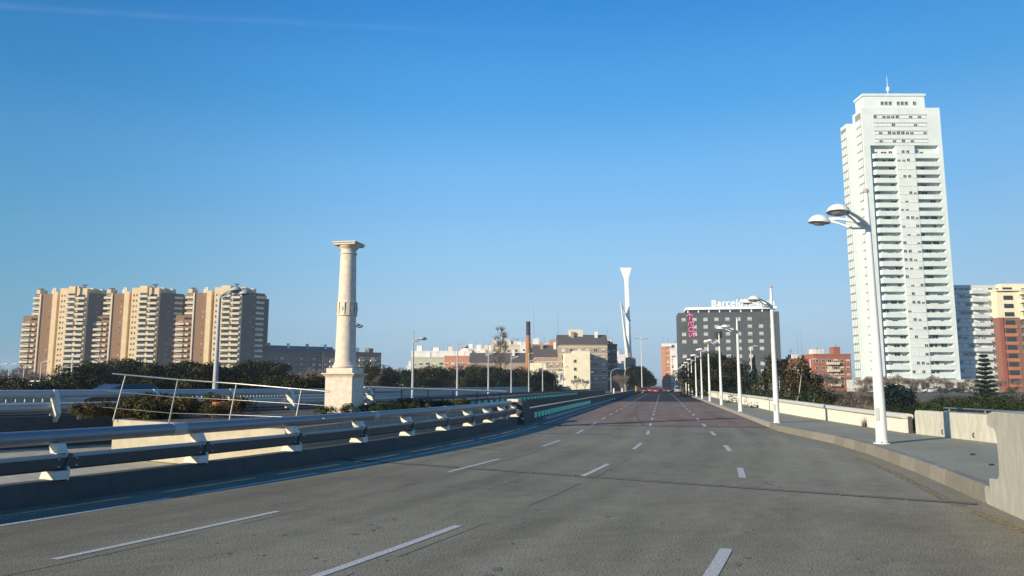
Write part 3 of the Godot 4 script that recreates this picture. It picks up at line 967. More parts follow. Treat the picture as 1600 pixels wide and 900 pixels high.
func planter() -> void:
	var o := thing("planter", "raised concrete planter with gravel bed between the carriageways", "planter", R(20, -12))
	# outline in (s, t)
	var out := [Vector2(17.8, -9.7), Vector2(22.0, -9.7), Vector2(27.0, -9.3), Vector2(33.0, -8.9), Vector2(37.6, -8.6), Vector2(37.2, -12.0), Vector2(33.0, -15.0), Vector2(28.0, -16.8), Vector2(24.0, -17.3), Vector2(20.7, -17.3)]
	var cx := Vector2(27.0, -12.5)
	var hb := func(p: Vector2): return 0.83 + clampf((-p.y - 9.0) / 8.0, 0, 1) * 0.06
	var wl := mb()
	wl.off = o.position
	var bed := mb()
	bed.off = o.position
	for i in out.size():
		var a: Vector2 = out[i]
		var b: Vector2 = out[(i + 1) % out.size()]
		var ai := a.lerp(cx, 0.035)
		var bi := b.lerp(cx, 0.035)
		var ha: float = hb.call(a)
		var hb2: float = hb.call(b)
		var nn := R(b.x, b.y).direction_to(R(a.x, a.y)).cross(Vector3.UP)
		if nn.dot(R(a.x, a.y) - R(cx.x, cx.y)) < 0:
			nn = -nn
		wl.quad(R(a.x, a.y, -0.3), R(b.x, b.y, -0.3), R(b.x, b.y, hb2), R(a.x, a.y, ha), nn)
		wl.quad(R(a.x, a.y, ha), R(b.x, b.y, hb2), R(bi.x, bi.y, hb2), R(ai.x, ai.y, ha), Vector3.UP)
		wl.quad(R(ai.x, ai.y, ha), R(bi.x, bi.y, hb2), R(bi.x, bi.y, 0.3), R(ai.x, ai.y, 0.3), -nn)
		bed.tri(R(ai.x, ai.y, ha - 0.04), R(bi.x, bi.y, hb2 - 0.04), R(cx.x, cx.y, 0.92), Vector3.UP, Vector3.UP, Vector3.UP)
	part("wall", wl.done(M.beige_concrete), o)
	part("gravel_bed", bed.done(M.gravel), o)
	# railings at its two ends
	var posts := [[W(-12.75, 23.5, 0.86), W(-12.5, 23.6, 2.32)], [W(-9.85, 21.05, 0.84), W(-9.65, 21.05, 2.15)], [W(-7.75, 20.05, 0.87), W(-7.6, 20.1, 2.03)], [W(-5.8, 19.55, 0.86), W(-5.66, 19.6, 1.88)]]
	var r := thing("railing", "slim stainless railing with leaning posts in front of the stone column", "railing", posts[0][0])
	for p in posts:
		var b := mb()
		b.off = r.position
		b.tube([p[0], p[1]], [0.026, 0.02], 8)
		part("post", b.done(M.inox), r)
	for k in 3:
		var f: float = [1.0, 0.62, 0.27][k]
		var pts := []
		for p in posts:
			pts.append(p[0].lerp(p[1], f) + Vector3(0, 0, 0.03))
		pts.insert(0, pts[0] + (pts[0] - pts[1]) * 0.28)
		pts.append(pts[-1] + (pts[-1] - pts[-2]) * 0.42)
		var b := mb()
		b.off = r.position
		var rad: float = 0.023 if k == 0 else 0.009
		b.tube(pts, pts.map(func(_p): return rad), 8)
		part("top_rail" if k == 0 else "wire", b.done(M.inox), r)
	var q := thing("railing", "low dark posted railing with bright top rail right of the stone column", "railing", R(33, -13))
	var ends := [R(31.4, -13.2, 0.0), R(37.6, -7.9, 0.0)]
	for k in 6:
		var u := 0.06 + k * 0.178
		var p: Vector3 = ends[0].lerp(ends[1], u)
		var b := mb()
		b.off = q.position
		b.tube([p + Vector3.UP * 0.86, p + Vector3.UP * lerpf(1.88, 1.66, u)], [0.028, 0.028], 8)
		part("post", b.done(M.rail_face), q)  # posts near black: their shade side is put into the colour
	for k in 3:
		var b := mb()
		b.off = q.position
		var dy: float = [0.0, -0.34, -0.6][k]
		var rad: float = 0.05 if k == 0 else 0.016
		b.tube([ends[0] + Vector3.UP * (1.9 + dy), ends[1] + Vector3.UP * (1.66 + dy)], [rad, rad], 8)
		part("top_rail" if k == 0 else "wire", b.done(M.rail_white if k == 0 else M.inox), q)

func column() -> void:
	var o := thing("stone_column", "tall cream stone column on a square pedestal in the planter", "column", W(-6.78, 29.7, 0.78), YAW)
	var pd := mb()
	pd.box(Vector3(0, 0.74, 0), Vector3(1.16, 1.58, 1.16), Basis.IDENTITY, 0.015)
	pd.box(Vector3(0, 0.06, 0), Vector3(1.3, 0.3, 1.3), Basis.IDENTITY, 0.02)
	part("pedestal", pd.done(M.stone), o)
	var cn := mb()
	var y := 1.53
	for e in [[1.2, 0.05], [1.3, 0.05], [1.42, 0.06], [1.12, 0.2]]:
		cn.box(Vector3(0, y + e[1] * 0.5, 0), Vector3(e[0], e[1] - 0.003, e[0]), Basis.IDENTITY, 0.012)
		y += e[1]
	part("cornice", cn.done(M.stone), o)
	var bs := mb()
	var pr := [Vector2(0.0, y)]
	for k in 9:
		pr.append(Vector2(0.47 + 0.05 * sin(PI * k / 8.0), y + 0.13 * k / 8.0))
	pr.append(Vector2(0.455, y + 0.135))
	pr.append(Vector2(0.45, y + 0.2))
	pr.append(Vector2(0.42, y + 0.25))
	bs.lathe(pr, Vector3.ZERO, 48)
	part("base_torus", bs.done(M.stone), o)
	var y1 := y + 0.25
	var y2 := 6.56
	var rad := func(h: float): return lerpf(0.415, 0.318, pow((h - y1) / (y2 - y1), 1.15))
	var band0 := y1 + 1.88
	var band1 := band0 + 0.56
	for seg in [[y1, band0], [band1, y1 + 3.0], [y1 + 3.0, y2]]:
		var d := mb()
		var sp := []
		for h in spaced(seg[0], seg[1], 8):
			sp.append(Vector2(rad.call(h), h))
		d.lathe(sp, Vector3.ZERO, 56)
		part("shaft_drum", d.done(M.stone), o)
	var bd := mb()
	var rb: float = rad.call(band0) + 0.035
	bd.lathe([Vector2(rb - 0.04, band0), Vector2(rb + 0.012, band0), Vector2(rb + 0.012, band0 + 0.03), Vector2(rb, band0 + 0.035), Vector2(rb - 0.012, band1 - 0.035), Vector2(rb, band1 - 0.03), Vector2(rb, band1), Vector2(rb - 0.05, band1)], Vector3.ZERO, 56)
	var bo := part("band", bd.done(M.stone), o)
	# incised frames and lozenges round the band
	for k in 6:
		var a := PI * 0.5 + 0.1 + TAU * k / 6.0
		var ctr := Vector3(cos(a), 0, sin(a)) * (rb - 0.012) + Vector3.UP * (band0 + 0.28)
		var fwd := Vector3(cos(a), 0, sin(a))
		var rt := Vector3.UP.cross(fwd)
		var b := mb()
		for sx in [-1.0, 1.0]:
			b.box(ctr + rt * 0.13 * sx, Vector3(0.014, 0.5, 0.034), Basis(rt, Vector3.UP, fwd))
		part("groove", b.done(M.groove), bo)
		var z := mb()
		z.slab([Vector2(0, -0.09), Vector2(0.06, 0), Vector2(0, 0.09), Vector2(-0.06, 0)], ctr, rt, Vector3.UP, fwd * 0.035)
		part("lozenge", z.done(M.stone), bo)
	var cp := mb()
	cp.lathe([Vector2(0.315, y2), Vector2(0.35, y2 + 0.015), Vector2(0.36, y2 + 0.04), Vector2(0.34, y2 + 0.065), Vector2(0.315, y2 + 0.07), Vector2(0.315, y2 + 0.2), Vector2(0.345, y2 + 0.21), Vector2(0.345, y2 + 0.24), Vector2(0.37, y2 + 0.25), Vector2(0.42, y2 + 0.3), Vector2(0.45, y2 + 0.36)], Vector3.ZERO, 48)
	part("capital", cp.done(M.stone), o)
	var ab := mb()
	ab.box(Vector3(0, y2 + 0.4, 0), Vector3(0.96, 0.08, 0.96), Basis.IDENTITY, 0.02)
	ab.box(Vector3(0, y2 + 0.47, 0), Vector3(1.04, 0.056, 1.04), Basis.IDENTITY, 0.01)
	part("abacus", ab.done(M.stone), o)
	# flower pot
	var fp := thing("flower_pot", "small terracotta pot standing on the gravel by the railing", "flower pot", W(-11.1, 27.9, 0.9))
	var f := mb()
	f.lathe([Vector2(0.0, 0.0), Vector2(0.16, 0.0), Vector2(0.23, 0.36), Vector2(0.26, 0.37), Vector2(0.26, 0.46), Vector2(0.23, 0.46), Vector2(0.22, 0.42), Vector2(0.0, 0.41)], Vector3.ZERO, 18)
	part("pot", f.done(M.terracotta), fp)
	var so := mb()
	so.lathe([Vector2(0.0, 0.44), Vector2(0.218, 0.43)], Vector3.ZERO, 18)
	part("soil", so.done(M.soil), fp)

# ---------- buildings ----------
# a window: surround, recessed-looking pane with a sill, and a roll blind let down by some share; shared by all alike
func window_mesh(w: float, h: float, frame: String, glass := "glass", blind := "", drop := 0.0, mull := 1) -> ArrayMesh:
	var key := "%s|%s|%s|%s|%s|%s|%s" % [w, h, frame, glass, blind, drop, mull]
	if kept.has(key):
		return kept[key]
	var m := ArrayMesh.new()
	var f := mb()
	var b := 0.09
	f.box(Vector3(0, h * 0.5 - b * 0.5, 0.04), Vector3(w, b, 0.16))
	f.box(Vector3(0, -h * 0.5 + b * 0.5, 0.06), Vector3(w + 0.12, b, 0.22))
	for sx in [-1.0, 1.0]:
		f.box(Vector3(sx * (w * 0.5 - b * 0.5), 0, 0.04), Vector3(b, h - 2.0 * b, 0.158))
	for k in mull:
		f.box(Vector3(-w * 0.5 + w * (k + 1.0) / (mull + 1.0), 0, 0.03), Vector3(0.06, h - 2.0 * b, 0.11))
	f.into(m, M[frame])
	var g := mb()
	g.quad(Vector3(-w * 0.5 + b, -h * 0.5 + b, 0.02), Vector3(w * 0.5 - b, -h * 0.5 + b, 0.02), Vector3(w * 0.5 - b, h * 0.5 - b, 0.02), Vector3(-w * 0.5 + b, h * 0.5 - b, 0.02), Vector3.BACK)
	g.into(m, M[glass])
	if blind and drop > 0.0:
		var bl := mb()
		var hh := (h - 2.0 * b) * drop
		bl.box(Vector3(0, h * 0.5 - b - hh * 0.5, 0.05), Vector3(w - 2.0 * b - 0.01, hh, 0.03))
		bl.into(m, M[blind])
	kept[key] = m
	return m

func balcony_mesh(w: float, d: float, h: float, skin: String, glassy := false, chamfer := 0.0) -> ArrayMesh:
	var key := "b%s|%s|%s|%s|%s|%s" % [w, d, h, skin, glassy, chamfer]
	if kept.has(key):
		return kept[key]
	var m := ArrayMesh.new()
	var b := mb()
	b.slab([Vector2(-w * 0.5, 0), Vector2(-w * 0.5 + chamfer, d), Vector2(w * 0.5, d), Vector2(w * 0.5, 0)], Vector3.ZERO, Vector3.RIGHT, Vector3.BACK, Vector3(0, 0.18, 0))
	if glassy:
		b.box(Vector3(0, h, d - 0.03), Vector3(w, 0.07, 0.08))
		b.into(m, M[skin])
		var g := mb()
		g.box(Vector3(0, h * 0.5 + 0.09, d - 0.03), Vector3(w - 0.04, h - 0.25, 0.03))
		for sx in [-1.0, 1.0]:
			g.box(Vector3(sx * (w * 0.5 - 0.03), h * 0.5 + 0.09, d * 0.5), Vector3(0.03, h - 0.25, d - 0.1))
		g.into(m, M.balcony_glass)
	else:
		b.box(Vector3(chamfer * 0.5, h * 0.5 + 0.09, d - 0.07), Vector3(w - chamfer, h - 0.18, 0.14))
		b.box(Vector3(w * 0.5 - 0.07, h * 0.5 + 0.09, d * 0.5 - 0.07), Vector3(0.14, h - 0.18, d - 0.14))
		if chamfer > 0.0:
			b.slab([Vector2(-w * 0.5, 0), Vector2(-w * 0.5 + chamfer, d), Vector2(-w * 0.5 + chamfer, d - 0.14), Vector2(-w * 0.5 + 0.16, 0)], Vector3(0, 0.181, 0), Vector3.RIGHT, Vector3.BACK, Vector3(0, h - 0.18, 0))
		else:
			b.box(Vector3(-w * 0.5 + 0.07, h * 0.5 + 0.09, d * 0.5 - 0.07), Vector3(0.14, h - 0.18, d - 0.14))
		b.into(m, M[skin])
	kept[key] = m
	return m

func box_part(called: String, o: Node3D, at: Vector3, size: Vector3, m: String, bs := Basis.IDENTITY, ch := 0.0) -> MeshInstance3D:
	var b := mb()
	b.box(Vector3(0, size.y * 0.5, 0), size, Basis.IDENTITY, ch)
	return part(called, b.done(M[m]), o, at, bs)

# rows of windows on a face: o + ax * x, out of the face along ax x up
func window_rows(o: Node3D, face: Transform3D, xs: Array, y0: float, fh: float, floors: int, w: float, h: float, frame: String, blind: String, mull := 1, skip := 0.0, glass := "glass") -> void:
	for f in floors:
		for x in xs:
			if rng.randf() < skip:
				continue
			var drop: float = [0.0, 0.0, 0.3, 0.55, 1.0][rng.randi() % 5] if blind else 0.0
			part("window", window_mesh(w, h, frame, glass, blind, drop, mull), o, face * Vector3(x, y0 + f * fh + fh * 0.5, 0.0), face.basis)

func roof_bits(o: Node3D, w: float, d: float, h: float, skin: String, n: int) -> void:
	box_part("parapet", o, Vector3(0, h, d * -0.5), Vector3(w + 0.3, 0.7, d + 0.3), skin)
	for k in n:
		var sz := Vector3(rf(2.5, 5.0), rf(1.8, 3.4), rf(3, 5))
		box_part("roof_house", o, Vector3(-w * 0.5 + w * (k + 0.5) / n + rf(-1, 1), h + 0.7, -d * rf(0.3, 0.6)), sz, ["white_wall", skin, "balcony_cream"][k % 3])
	for k in n + 1:
		var b := mb()
		var x := rf(-w * 0.45, w * 0.45)
		var z := rf(-d * 0.8, -d * 0.2)
		var t := rf(3.0, 6.0)
		b.tube([Vector3(x, h + 0.5, z), Vector3(x, h + 0.5 + t, z)], [0.05, 0.035], 5)
		for q in 4:
			b.box(Vector3(x, h + 0.5 + t * (0.75 + 0.06 * q), z), Vector3(1.1 - q * 0.18, 0.04, 0.04))
		part("aerial", b.done(M.frame_dark), o)

# an ordinary block of flats standing with its front face's foot at (x, z)
func flats(label: String, called: String, x: float, z: float, w: float, d: float, h: float, yaw: float, skin: String, c := {}) -> Node3D:
	var o := thing(called, label, "building", W(x, z, -0.3), yaw)
	var fh: float = c.get("fh", 3.0)
	var base: float = c.get("base", 3.5)
	box_part("wall", o, Vector3(0, 0, -d * 0.5), Vector3(w, h, d), skin)
	var fl := int((h - base - 0.6) / fh)
	var cols: int = c.get("cols", int(w / 3.4))
	var ww: float = c.get("ww", 1.5)
	var wh: float = c.get("wh", 1.35)
	var xs := []
	for k in cols:
		xs.append(-w * 0.5 + w * (k + 0.5) / cols)
	var bal: Array = c.get("bal", [])
	var free := []
	for k in cols:
		if not bal.has(k):
			free.append(xs[k])
	var fr: String = c.get("frame", "frame_white")
	var bl: String = c.get("blind", "blind")
	window_rows(o, Transform3D(Basis.IDENTITY, Vector3.ZERO), free, base, fh, fl, ww, wh, fr, bl)
	for k in bal:
		for f in fl:
			part("balcony", balcony_mesh(w / cols * 0.92, 1.3, 1.05, c.get("bskin", "balcony_cream"), c.get("glassy", false)), o, Vector3(xs[k], base + f * fh - 0.1, 0.0))
			part("window", window_mesh(w / cols * 0.7, 2.1, fr, "glass", bl, [0.0, 0.3, 0.6][rng.randi() % 3]), o, Vector3(xs[k], base + f * fh + 1.2, 0.0))
	for side in c.get("sides", [1]):
		var sx := []
		var n := maxi(2, int(d / 4.5))
		for k in n:
			sx.append(-d * 0.5 + d * (k + 0.5) / n)
		var bs := Basis(Vector3.UP, PI * 0.5 * side)
		window_rows(o, Transform3D(bs, Vector3(w * 0.5 * side, 0, -d * 0.5)), sx, base, fh, fl, ww, wh, fr, bl)
	if c.get("band", ""):
		for f in fl + 1:
			box_part("string_course", o, Vector3(0, base + f * fh - 0.28, 0.03), Vector3(w + 0.06, 0.34, 0.1), c.band)
	if c.has("mansard"):
		var mh: float = c.mansard
		var b := mb()
		b.sweep([Vector2(-d * 0.5 - 0.5, 0), Vector2(d * 0.5 + 0.5, 0), Vector2(d * 0.5 + 0.5, 0.3), Vector2(d * 0.08, mh), Vector2(-d * 0.08, mh), Vector2(-d * 0.5 - 0.5, 0.3)], [Vector3(-w * 0.5 - 0.5, h, -d * 0.5), Vector3(w * 0.5 + 0.5, h, -d * 0.5)])
		part("roof", b.done(M.slate), o)
		for k in maxi(2, int(w / 11.0)):
			box_part("chimney", o, Vector3(-w * 0.5 + w * (k + 0.6) / maxi(2, int(w / 11.0)), h + 0.4 * mh, -d * 0.3), Vector3(1.2, mh * 0.75 + 0.6, 1.4), "white_wall" if k % 2 else "taupe")
	else:
		roof_bits(o, w, d, h, skin, c.get("bits", 3))
	return o

func white_tower() -> void:
	var o := thing("residential_tower", "tall slender white residential tower with stacked balconies", "tower", W(127.8, 258, -0.3))
	var w := 28.6
	var fh := 3.05
	var nb := 27
	var y0 := 5.2
	var top := y0 + nb * fh          # 87.6
	var H := 103.0
	box_part("wall", o, Vector3(w * 0.5, 0, -4.45), Vector3(w - 0.02, H - 0.4, 5.5), "tower_white")
	box_part("rear_wall", o, Vector3(w * 0.5 + 4.5, 0, -15.0), Vector3(w - 9.02, H - 0.8, 15.6), "tower_white")
	box_part("corner_pier", o, Vector3(1.2, 0, -0.85), Vector3(2.4, H, 1.7), "tower_white")
	box_part("corner_pier", o, Vector3(w - 0.75, 0, -0.85), Vector3(1.5, H, 1.7), "tower_white")
	box_part("centre_bay", o, Vector3(14.9, 0, -0.75), Vector3(6.8, top + 1.0, 1.9), "tower_white")
	box_part("upper_front", o, Vector3(14.75, top + 1.2, -0.85), Vector3(w - 3.93, H - top - 1.2, 1.68), "tower_white")
	box_part("roof_block", o, Vector3(14.5, H - 0.4, -7.6), Vector3(22.8, 6.6, 6.4), "tower_white")
	box_part("roof_slab", o, Vector3(14.5, H + 6.2, -7.6), Vector3(23.6, 0.9, 7.0), "tower_white")
	box_part("side_wing", o, Vector3(-1.6, 0, -7.75), Vector3(3.5, 98.8, 4.9), "tower_white")
	box_part("podium", o, Vector3(w * 0.5 + 1.0, 0, -8.0), Vector3(w + 9.0, 4.3, 19.0), "tower_shade")
	for k in 9:
		part("shop_window", window_mesh(2.9, 2.9, "frame_tan", "glass", "blind", [0.0, 0.0, 0.5][k % 3], 1), o, Vector3(-1.2 + k * 4.1, 1.9, 1.5))
	for f in nb:
		var y := y0 + f * fh
		part("balcony", balcony_mesh(9.0, 1.75, 1.72, "tower_white", false, 1.3), o, Vector3(7.0, y - 0.55, -1.69))
		part("balcony", balcony_mesh(8.75, 1.75, 1.72, "tower_white"), o, Vector3(22.7, y - 0.55, -1.69))
		for x in [5.0, 7.9, 10.4, 19.6, 21.7, 24.6]:
			if rng.randf() < 0.8:
				part("window", window_mesh([1.5, 2.2, 1.2][rng.randi() % 3], 2.0, "frame_white", "glass", "blind_white", [0.0, 0.15, 0.45, 1.0][rng.randi() % 4]), o, Vector3(x, y + 1.65, -1.7))
		for x in [12.3, 14.0, 15.7, 17.3]:
			part("window", window_mesh(1.25, 1.15, "frame_white", "glass", "blind_white", [0.0, 0.4, 1.0, 1.0][rng.randi() % 4]), o, Vector3(x, y + 1.75, 0.2))
	# strip windows of the four top floors and of the roof block
	for f in 4:
		var y := top + 2.6 + f * fh
		box_part("ledge", o, Vector3(13.8, y + 0.95, 0.05), Vector3(19.5, 0.12, 0.35), "tower_shade")
		for k in 12:
			part("window", window_mesh(1.35, 1.2, "frame_white", "glass", "blind_white", [0.0, 0.2, 1.0, 1.0, 1.0][rng.randi() % 5]), o, Vector3(4.8 + k * 1.62, y + 0.2, 0.0))
	for k in 9:
		if k % 4 != 3:
			part("window", window_mesh(1.3, 1.5, "frame_white", "glass"), o, Vector3(10.0 + k * 1.5, H + 3.4, -4.4))
	# narrow shutter strips on the two left flanks
	var lf := Basis(Vector3.UP, -PI * 0.5)
	box_part("shutter_strip", o, Vector3(0.0, 1.0, -3.0), Vector3(0.12, 100.5, 4.3), "flank_gap")
	box_part("shutter_strip", o, Vector3(-3.35, 1.0, -7.9), Vector3(0.12, 96.5, 4.2), "flank_gap")
	for f in 33:
		for k in 3:
			for e in [[-0.06, -1.6, 102.0], [-3.41, -6.5, 98.0]]:
				var y := 2.2 + f * fh
				if y + 2.4 < e[2]:
					part("shutter", box_mesh(Vector3(0.12, 2.45, 1.0), "tower_white"), o, Vector3(e[0], y + 1.1, e[1] - k * 1.4))
	var an := mb()
	an.tube([Vector3(14.4, H + 7.0, -8), Vector3(14.4, H + 11.5, -8), Vector3(14.4, H + 15.5, -8)], [0.16, 0.12, 0.06], 6)
	an.box(Vector3(14.4, H + 10.5, -8), Vector3(1.0, 1.6, 0.3))
	part("aerial", an.done(M.white_paint), o)

func brick_tower(label: String, x: float, z: float, mirror_balconies: bool) -> Node3D:
	var o := thing("tower_block", label, "building", W(x, z, -0.3), 0.0)
	var fh := 2.95
	var H := 54.0
	var nf := 17
	# parts from left to right; x in metres from the left edge, front faces at different depths
	box_part("low_wing", o, Vector3(3.0, 0, -9.0), Vector3(9.0, 40.5, 9.0), "brown_brick")
	box_part("wall", o, Vector3(6.8, 0, -10.5), Vector3(7.0, H - 1.0, 9.0), "brown_brick")
	box_part("wall", o, Vector3(13.5, 0, -8.0), Vector3(9.0, H - 1.5, 12.0), "brown_brick")
	box_part("rib", o, Vector3(9.0, 0, -1.9), Vector3(0.8, H - 1.5, 0.9), "balcony_cream")
	box_part("stair_rib", o, Vector3(17.9, 0, -6.0), Vector3(2.6, H - 0.4, 12.0), "tan")
	box_part("wall", o, Vector3(20.3, 0, -8.0), Vector3(2.3, H - 2.0, 10.0), "brown_brick")
	box_part("wall", o, Vector3(28.6, 0, -7.0), Vector3(14.8, H + 1.2, 16.0), "tan")
	var eb := Basis(Vector3.UP, 0.62)
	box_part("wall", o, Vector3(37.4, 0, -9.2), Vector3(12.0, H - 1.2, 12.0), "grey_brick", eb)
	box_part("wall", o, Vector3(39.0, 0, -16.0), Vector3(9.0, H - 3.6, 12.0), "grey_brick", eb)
	for f in nf:
		var y := 2.6 + f * fh
		# left balconies, set back higher up
		if f < 12:
			part("balcony", balcony_mesh(4.4, 1.5, 1.2, "balcony_cream"), o, Vector3(1.2, y, -4.5))
			part("window", window_mesh(2.6, 2.0, "frame_tan", "glass", "blind_tan", 0.3), o, Vector3(1.2, y + 1.3, -4.5))
			part("balcony", balcony_mesh(1.7, 1.2, 1.1, "balcony_cream"), o, Vector3(5.2, y + 0.1, -4.5))
		else:
			part("balcony", balcony_mesh(4.8, 1.5, 1.2, "balcony_cream"), o, Vector3(5.4, y, -6.0))
			part("window", window_mesh(2.8, 2.0, "frame_tan", "glass", "blind_tan", 0.3), o, Vector3(5.4, y + 1.3, -6.0))
		# small windows in the brown wall, the rib and the tan wall
		for wx in [14.2, 16.0]:
			if rng.randf() < (0.9 if wx > 15 else 0.55):
				part("window", window_mesh(0.8, 1.1, "frame_tan", "glass", "blind_tan", [0.0, 0.5, 1.0][rng.randi() % 3], 0), o, Vector3(wx, y + 1.3, -2.0))
		part("window", window_mesh(0.8, 1.2, "frame_tan", "glass", "blind_tan", 0.3, 0), o, Vector3(20.2, y + 1.3, -3.0))
		for wx in [22.4, 24.0]:
			part("window", window_mesh(0.75, 1.25, "frame_tan", "glass", "blind_tan", [0.0, 0.4][rng.randi() % 2], 0), o, Vector3(wx, y + 1.3, 1.0))
		# the balcony bay
		var up := f > 11
		part("balcony", balcony_mesh(5.3, 1.6, 1.25, "balcony_cream"), o, Vector3(27.9, y, 1.0))
		part("window", window_mesh(4.2, 1.75, "frame_tan", "glass", "blind_tan", [0.0, 0.2, 0.4][rng.randi() % 3], 2), o, Vector3(27.9, y + 1.95, 1.0))
		part("balcony", balcony_mesh(4.9, 2.1 if up else 1.6, 1.25, "balcony_cream"), o, Vector3(33.4 if up else 33.2, y - (0.9 if up else 0.0), 1.0))
		part("window", window_mesh(3.8, 1.75, "frame_tan", "glass", "blind_tan", [0.0, 0.2, 0.4][rng.randi() % 3], 2), o, Vector3(33.2, y + 1.95 - (0.9 if up else 0.0), 1.0))
		# side in the shade
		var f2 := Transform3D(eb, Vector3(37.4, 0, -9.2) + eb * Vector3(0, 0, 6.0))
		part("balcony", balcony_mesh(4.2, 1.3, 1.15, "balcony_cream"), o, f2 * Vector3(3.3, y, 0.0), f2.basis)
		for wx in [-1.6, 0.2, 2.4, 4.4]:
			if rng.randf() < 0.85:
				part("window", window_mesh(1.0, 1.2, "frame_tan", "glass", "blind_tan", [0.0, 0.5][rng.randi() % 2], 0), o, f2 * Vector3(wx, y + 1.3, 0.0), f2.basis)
	box_part("drain_shaft", o, Vector3(30.75, H - 20.0, 2.5), Vector3(0.7, 22.0, 0.6), "grey_brick")
	for e in [[5.5, H - 1.0, -8.0, 3.6, 2.2], [13.0, H - 1.5, -8, 2.0, 2.6], [25.5, H + 1.2, -6, 5.5, 1.7], [33.5, H + 1.2, -7, 4.5, 0.9], [37.0, H - 1.2, -10, 4.5, 3.0], [41.0, H - 3.6, -17, 4.0, 2.6]]:
		box_part("roof_house", o, Vector3(e[0], e[1], e[2]), Vector3(e[3], e[4], 4.0), "tan")
	for e in [[7.0, H - 1.0], [30.8, H + 1.2]]:
		box_part("vent", o, Vector3(e[0], e[1], -5.0), Vector3(0.9, 2.4, 0.9), "grey_brick")
		box_part("vent_cap", o, Vector3(e[0], e[1] + 2.4, -5.0), Vector3(2.6, 0.35, 1.6), "slate")
	for e in [[13.8, 0.3], [14.8, 0.3]]:
		box_part("flue", o, Vector3(e[0], H - 1.5, -5.0), Vector3(0.6, 3.6, 0.6), "white_wall")
	return o

func hotel() -> void:
	var o := thing("hotel", "dark grey hotel block with a grid of small pale square windows", "hotel", W(94.4, 320, -0.3), -0.17)
	var w := 42.6
	var H := 34.0
	box_part("wall", o, Vector3(0, 0, -9), Vector3(w, H, 18), "hotel_grey")
	# fine vertical seams between the cladding sheets
	for k in 27:
		box_part("cladding_rib", o, Vector3(-w * 0.5 + 0.8 + k * 1.6, 0.3, 0.01), Vector3(0.05, H - 0.6, 0.06), "hotel_grey")
	var closed := {"0,1": 1, "0,4": 1, "1,4": 1, "7,0": 1, "8,0": 1, "7,5": 1, "8,2": 1, "5,1": 1, "6,0": 0}
	for c in 9:
		for r in 9:
			var k := "%d,%d" % [c, r]
			var x := -19.0 + c * 4.66
			var y := 30.9 - r * 3.22
			if closed.get(k, 0):
				part("window", window_mesh(1.75, 1.45, "hotel_grey", "glass", "hotel_grey", 1.0, 0), o, Vector3(x, y, 0.0))
			elif k == "3,2":
				box_part("bay_box", o, Vector3(x, y - 1.3, 0.5), Vector3(2.5, 2.7, 1.0), "frame_dark")
				part("window", window_mesh(1.75, 1.45, "frame_dark", "glass", "", 0.0, 0), o, Vector3(x, y, 1.02))
			else:
				part("window", window_mesh(1.75, 1.45, "slab_white", "glass_light", "hotel_blind", [0.75, 0.9, 1.0][rng.randi() % 3], 0), o, Vector3(x, y, 0.0))
	# roof terrace: dark gap and white fascia
	box_part("terrace_glass", o, Vector3(1.0, H, -7.0), Vector3(36.5, 1.25, 12.0), "glass")
	box_part("roof_fascia", o, Vector3(1.2, H + 1.25, -6.8), Vector3(38.5, 1.1, 13.5), "sign_white")
	for k in 9:
		box_part("terrace_post", o, Vector3(-17.0 + k * 4.5, H, -0.9), Vector3(0.5, 1.24, 0.2), "sign_white")
	for e in [[-12.5, 4.0], [-2.0, 3.5], [11.0, 6.0]]:
		box_part("roof_unit", o, Vector3(e[0], H + 2.35, -8.0), Vector3(e[1], 1.1, 3.0), "frame_tan")
	# roof lettering on a frame
	var s := thing("roof_sign", "white roof lettering reading Barceló Valencia on top of the grey hotel", "sign", W(94.4, 320, -0.3), -0.17)
	var x := -6.7
	for word in [["Barceló", 900, 3.85, 13.3], ["Valencia", 300, 3.85, 12.6]]:
		var tm := TextMesh.new()
		var f := SystemFont.new()
		f.font_names = PackedStringArray(["Droid Sans"])
		f.font_weight = word[1]
		tm.font = f
		tm.text = word[0]
		tm.font_size = 64
		tm.pixel_size = 0.07
		tm.depth = 0.4
		tm.curve_step = 4.0
		tm.material = M.sign_white
		var a := tm.get_aabb()
		var k: float = word[3] / a.size.x
		part("lettering", tm, s, Vector3(x - a.position.x * k, H + 2.75 - (a.position.y + a.size.y * 0.16) * 0.0 + 1.2, -0.8), Basis.from_scale(Vector3(k, k * 1.02, 1)))
		x += word[3] + 0.5
	var fr := mb()
	for k in 16:
		fr.box(Vector3(-6.5 + k * 1.75, H + 3.4, -1.3), Vector3(0.1, 2.2, 0.1))
	fr.box(Vector3(6.6, H + 2.7, -1.2), Vector3(26.4, 0.1, 0.1))
	part("sign_frame", fr.done(M.sign_white), s)
	# pink sign on the front
	var p := thing("wall_sign", "pink vertical sign reading spa with an upward arrow on the hotel front", "sign", W(78.3, 322.7, 28.8), -0.17)
	var tm := TextMesh.new()
	var f := SystemFont.new()
	f.font_names = PackedStringArray(["Droid Sans"])
	f.font_weight = 500
	tm.font = f
	tm.text = "spa"
	tm.font_size = 64
	tm.pixel_size = 0.07
	tm.depth = 0.12
	tm.material = M.pink_sign
	var ab := tm.get_aabb()
	var kk := 6.6 / ab.size.x
	part("lettering", tm, p, Vector3(0.2, -2.4, 0.3), Basis(Vector3(0, 0, 1), PI * 0.5) * Basis.from_scale(Vector3(kk, kk, 1)))
	var ar := mb()
	ar.box(Vector3(0, 3.0, 0.3), Vector3(0.42, 3.0, 0.12))
	for sx in [-1.0, 1.0]:
		ar.box(Vector3(sx * 0.62, 3.95, 0.3), Vector3(0.42, 2.0, 0.12), Basis(Vector3(0, 0, 1), sx * 0.8))
	part("arrow", ar.done(M.pink_sign), p)

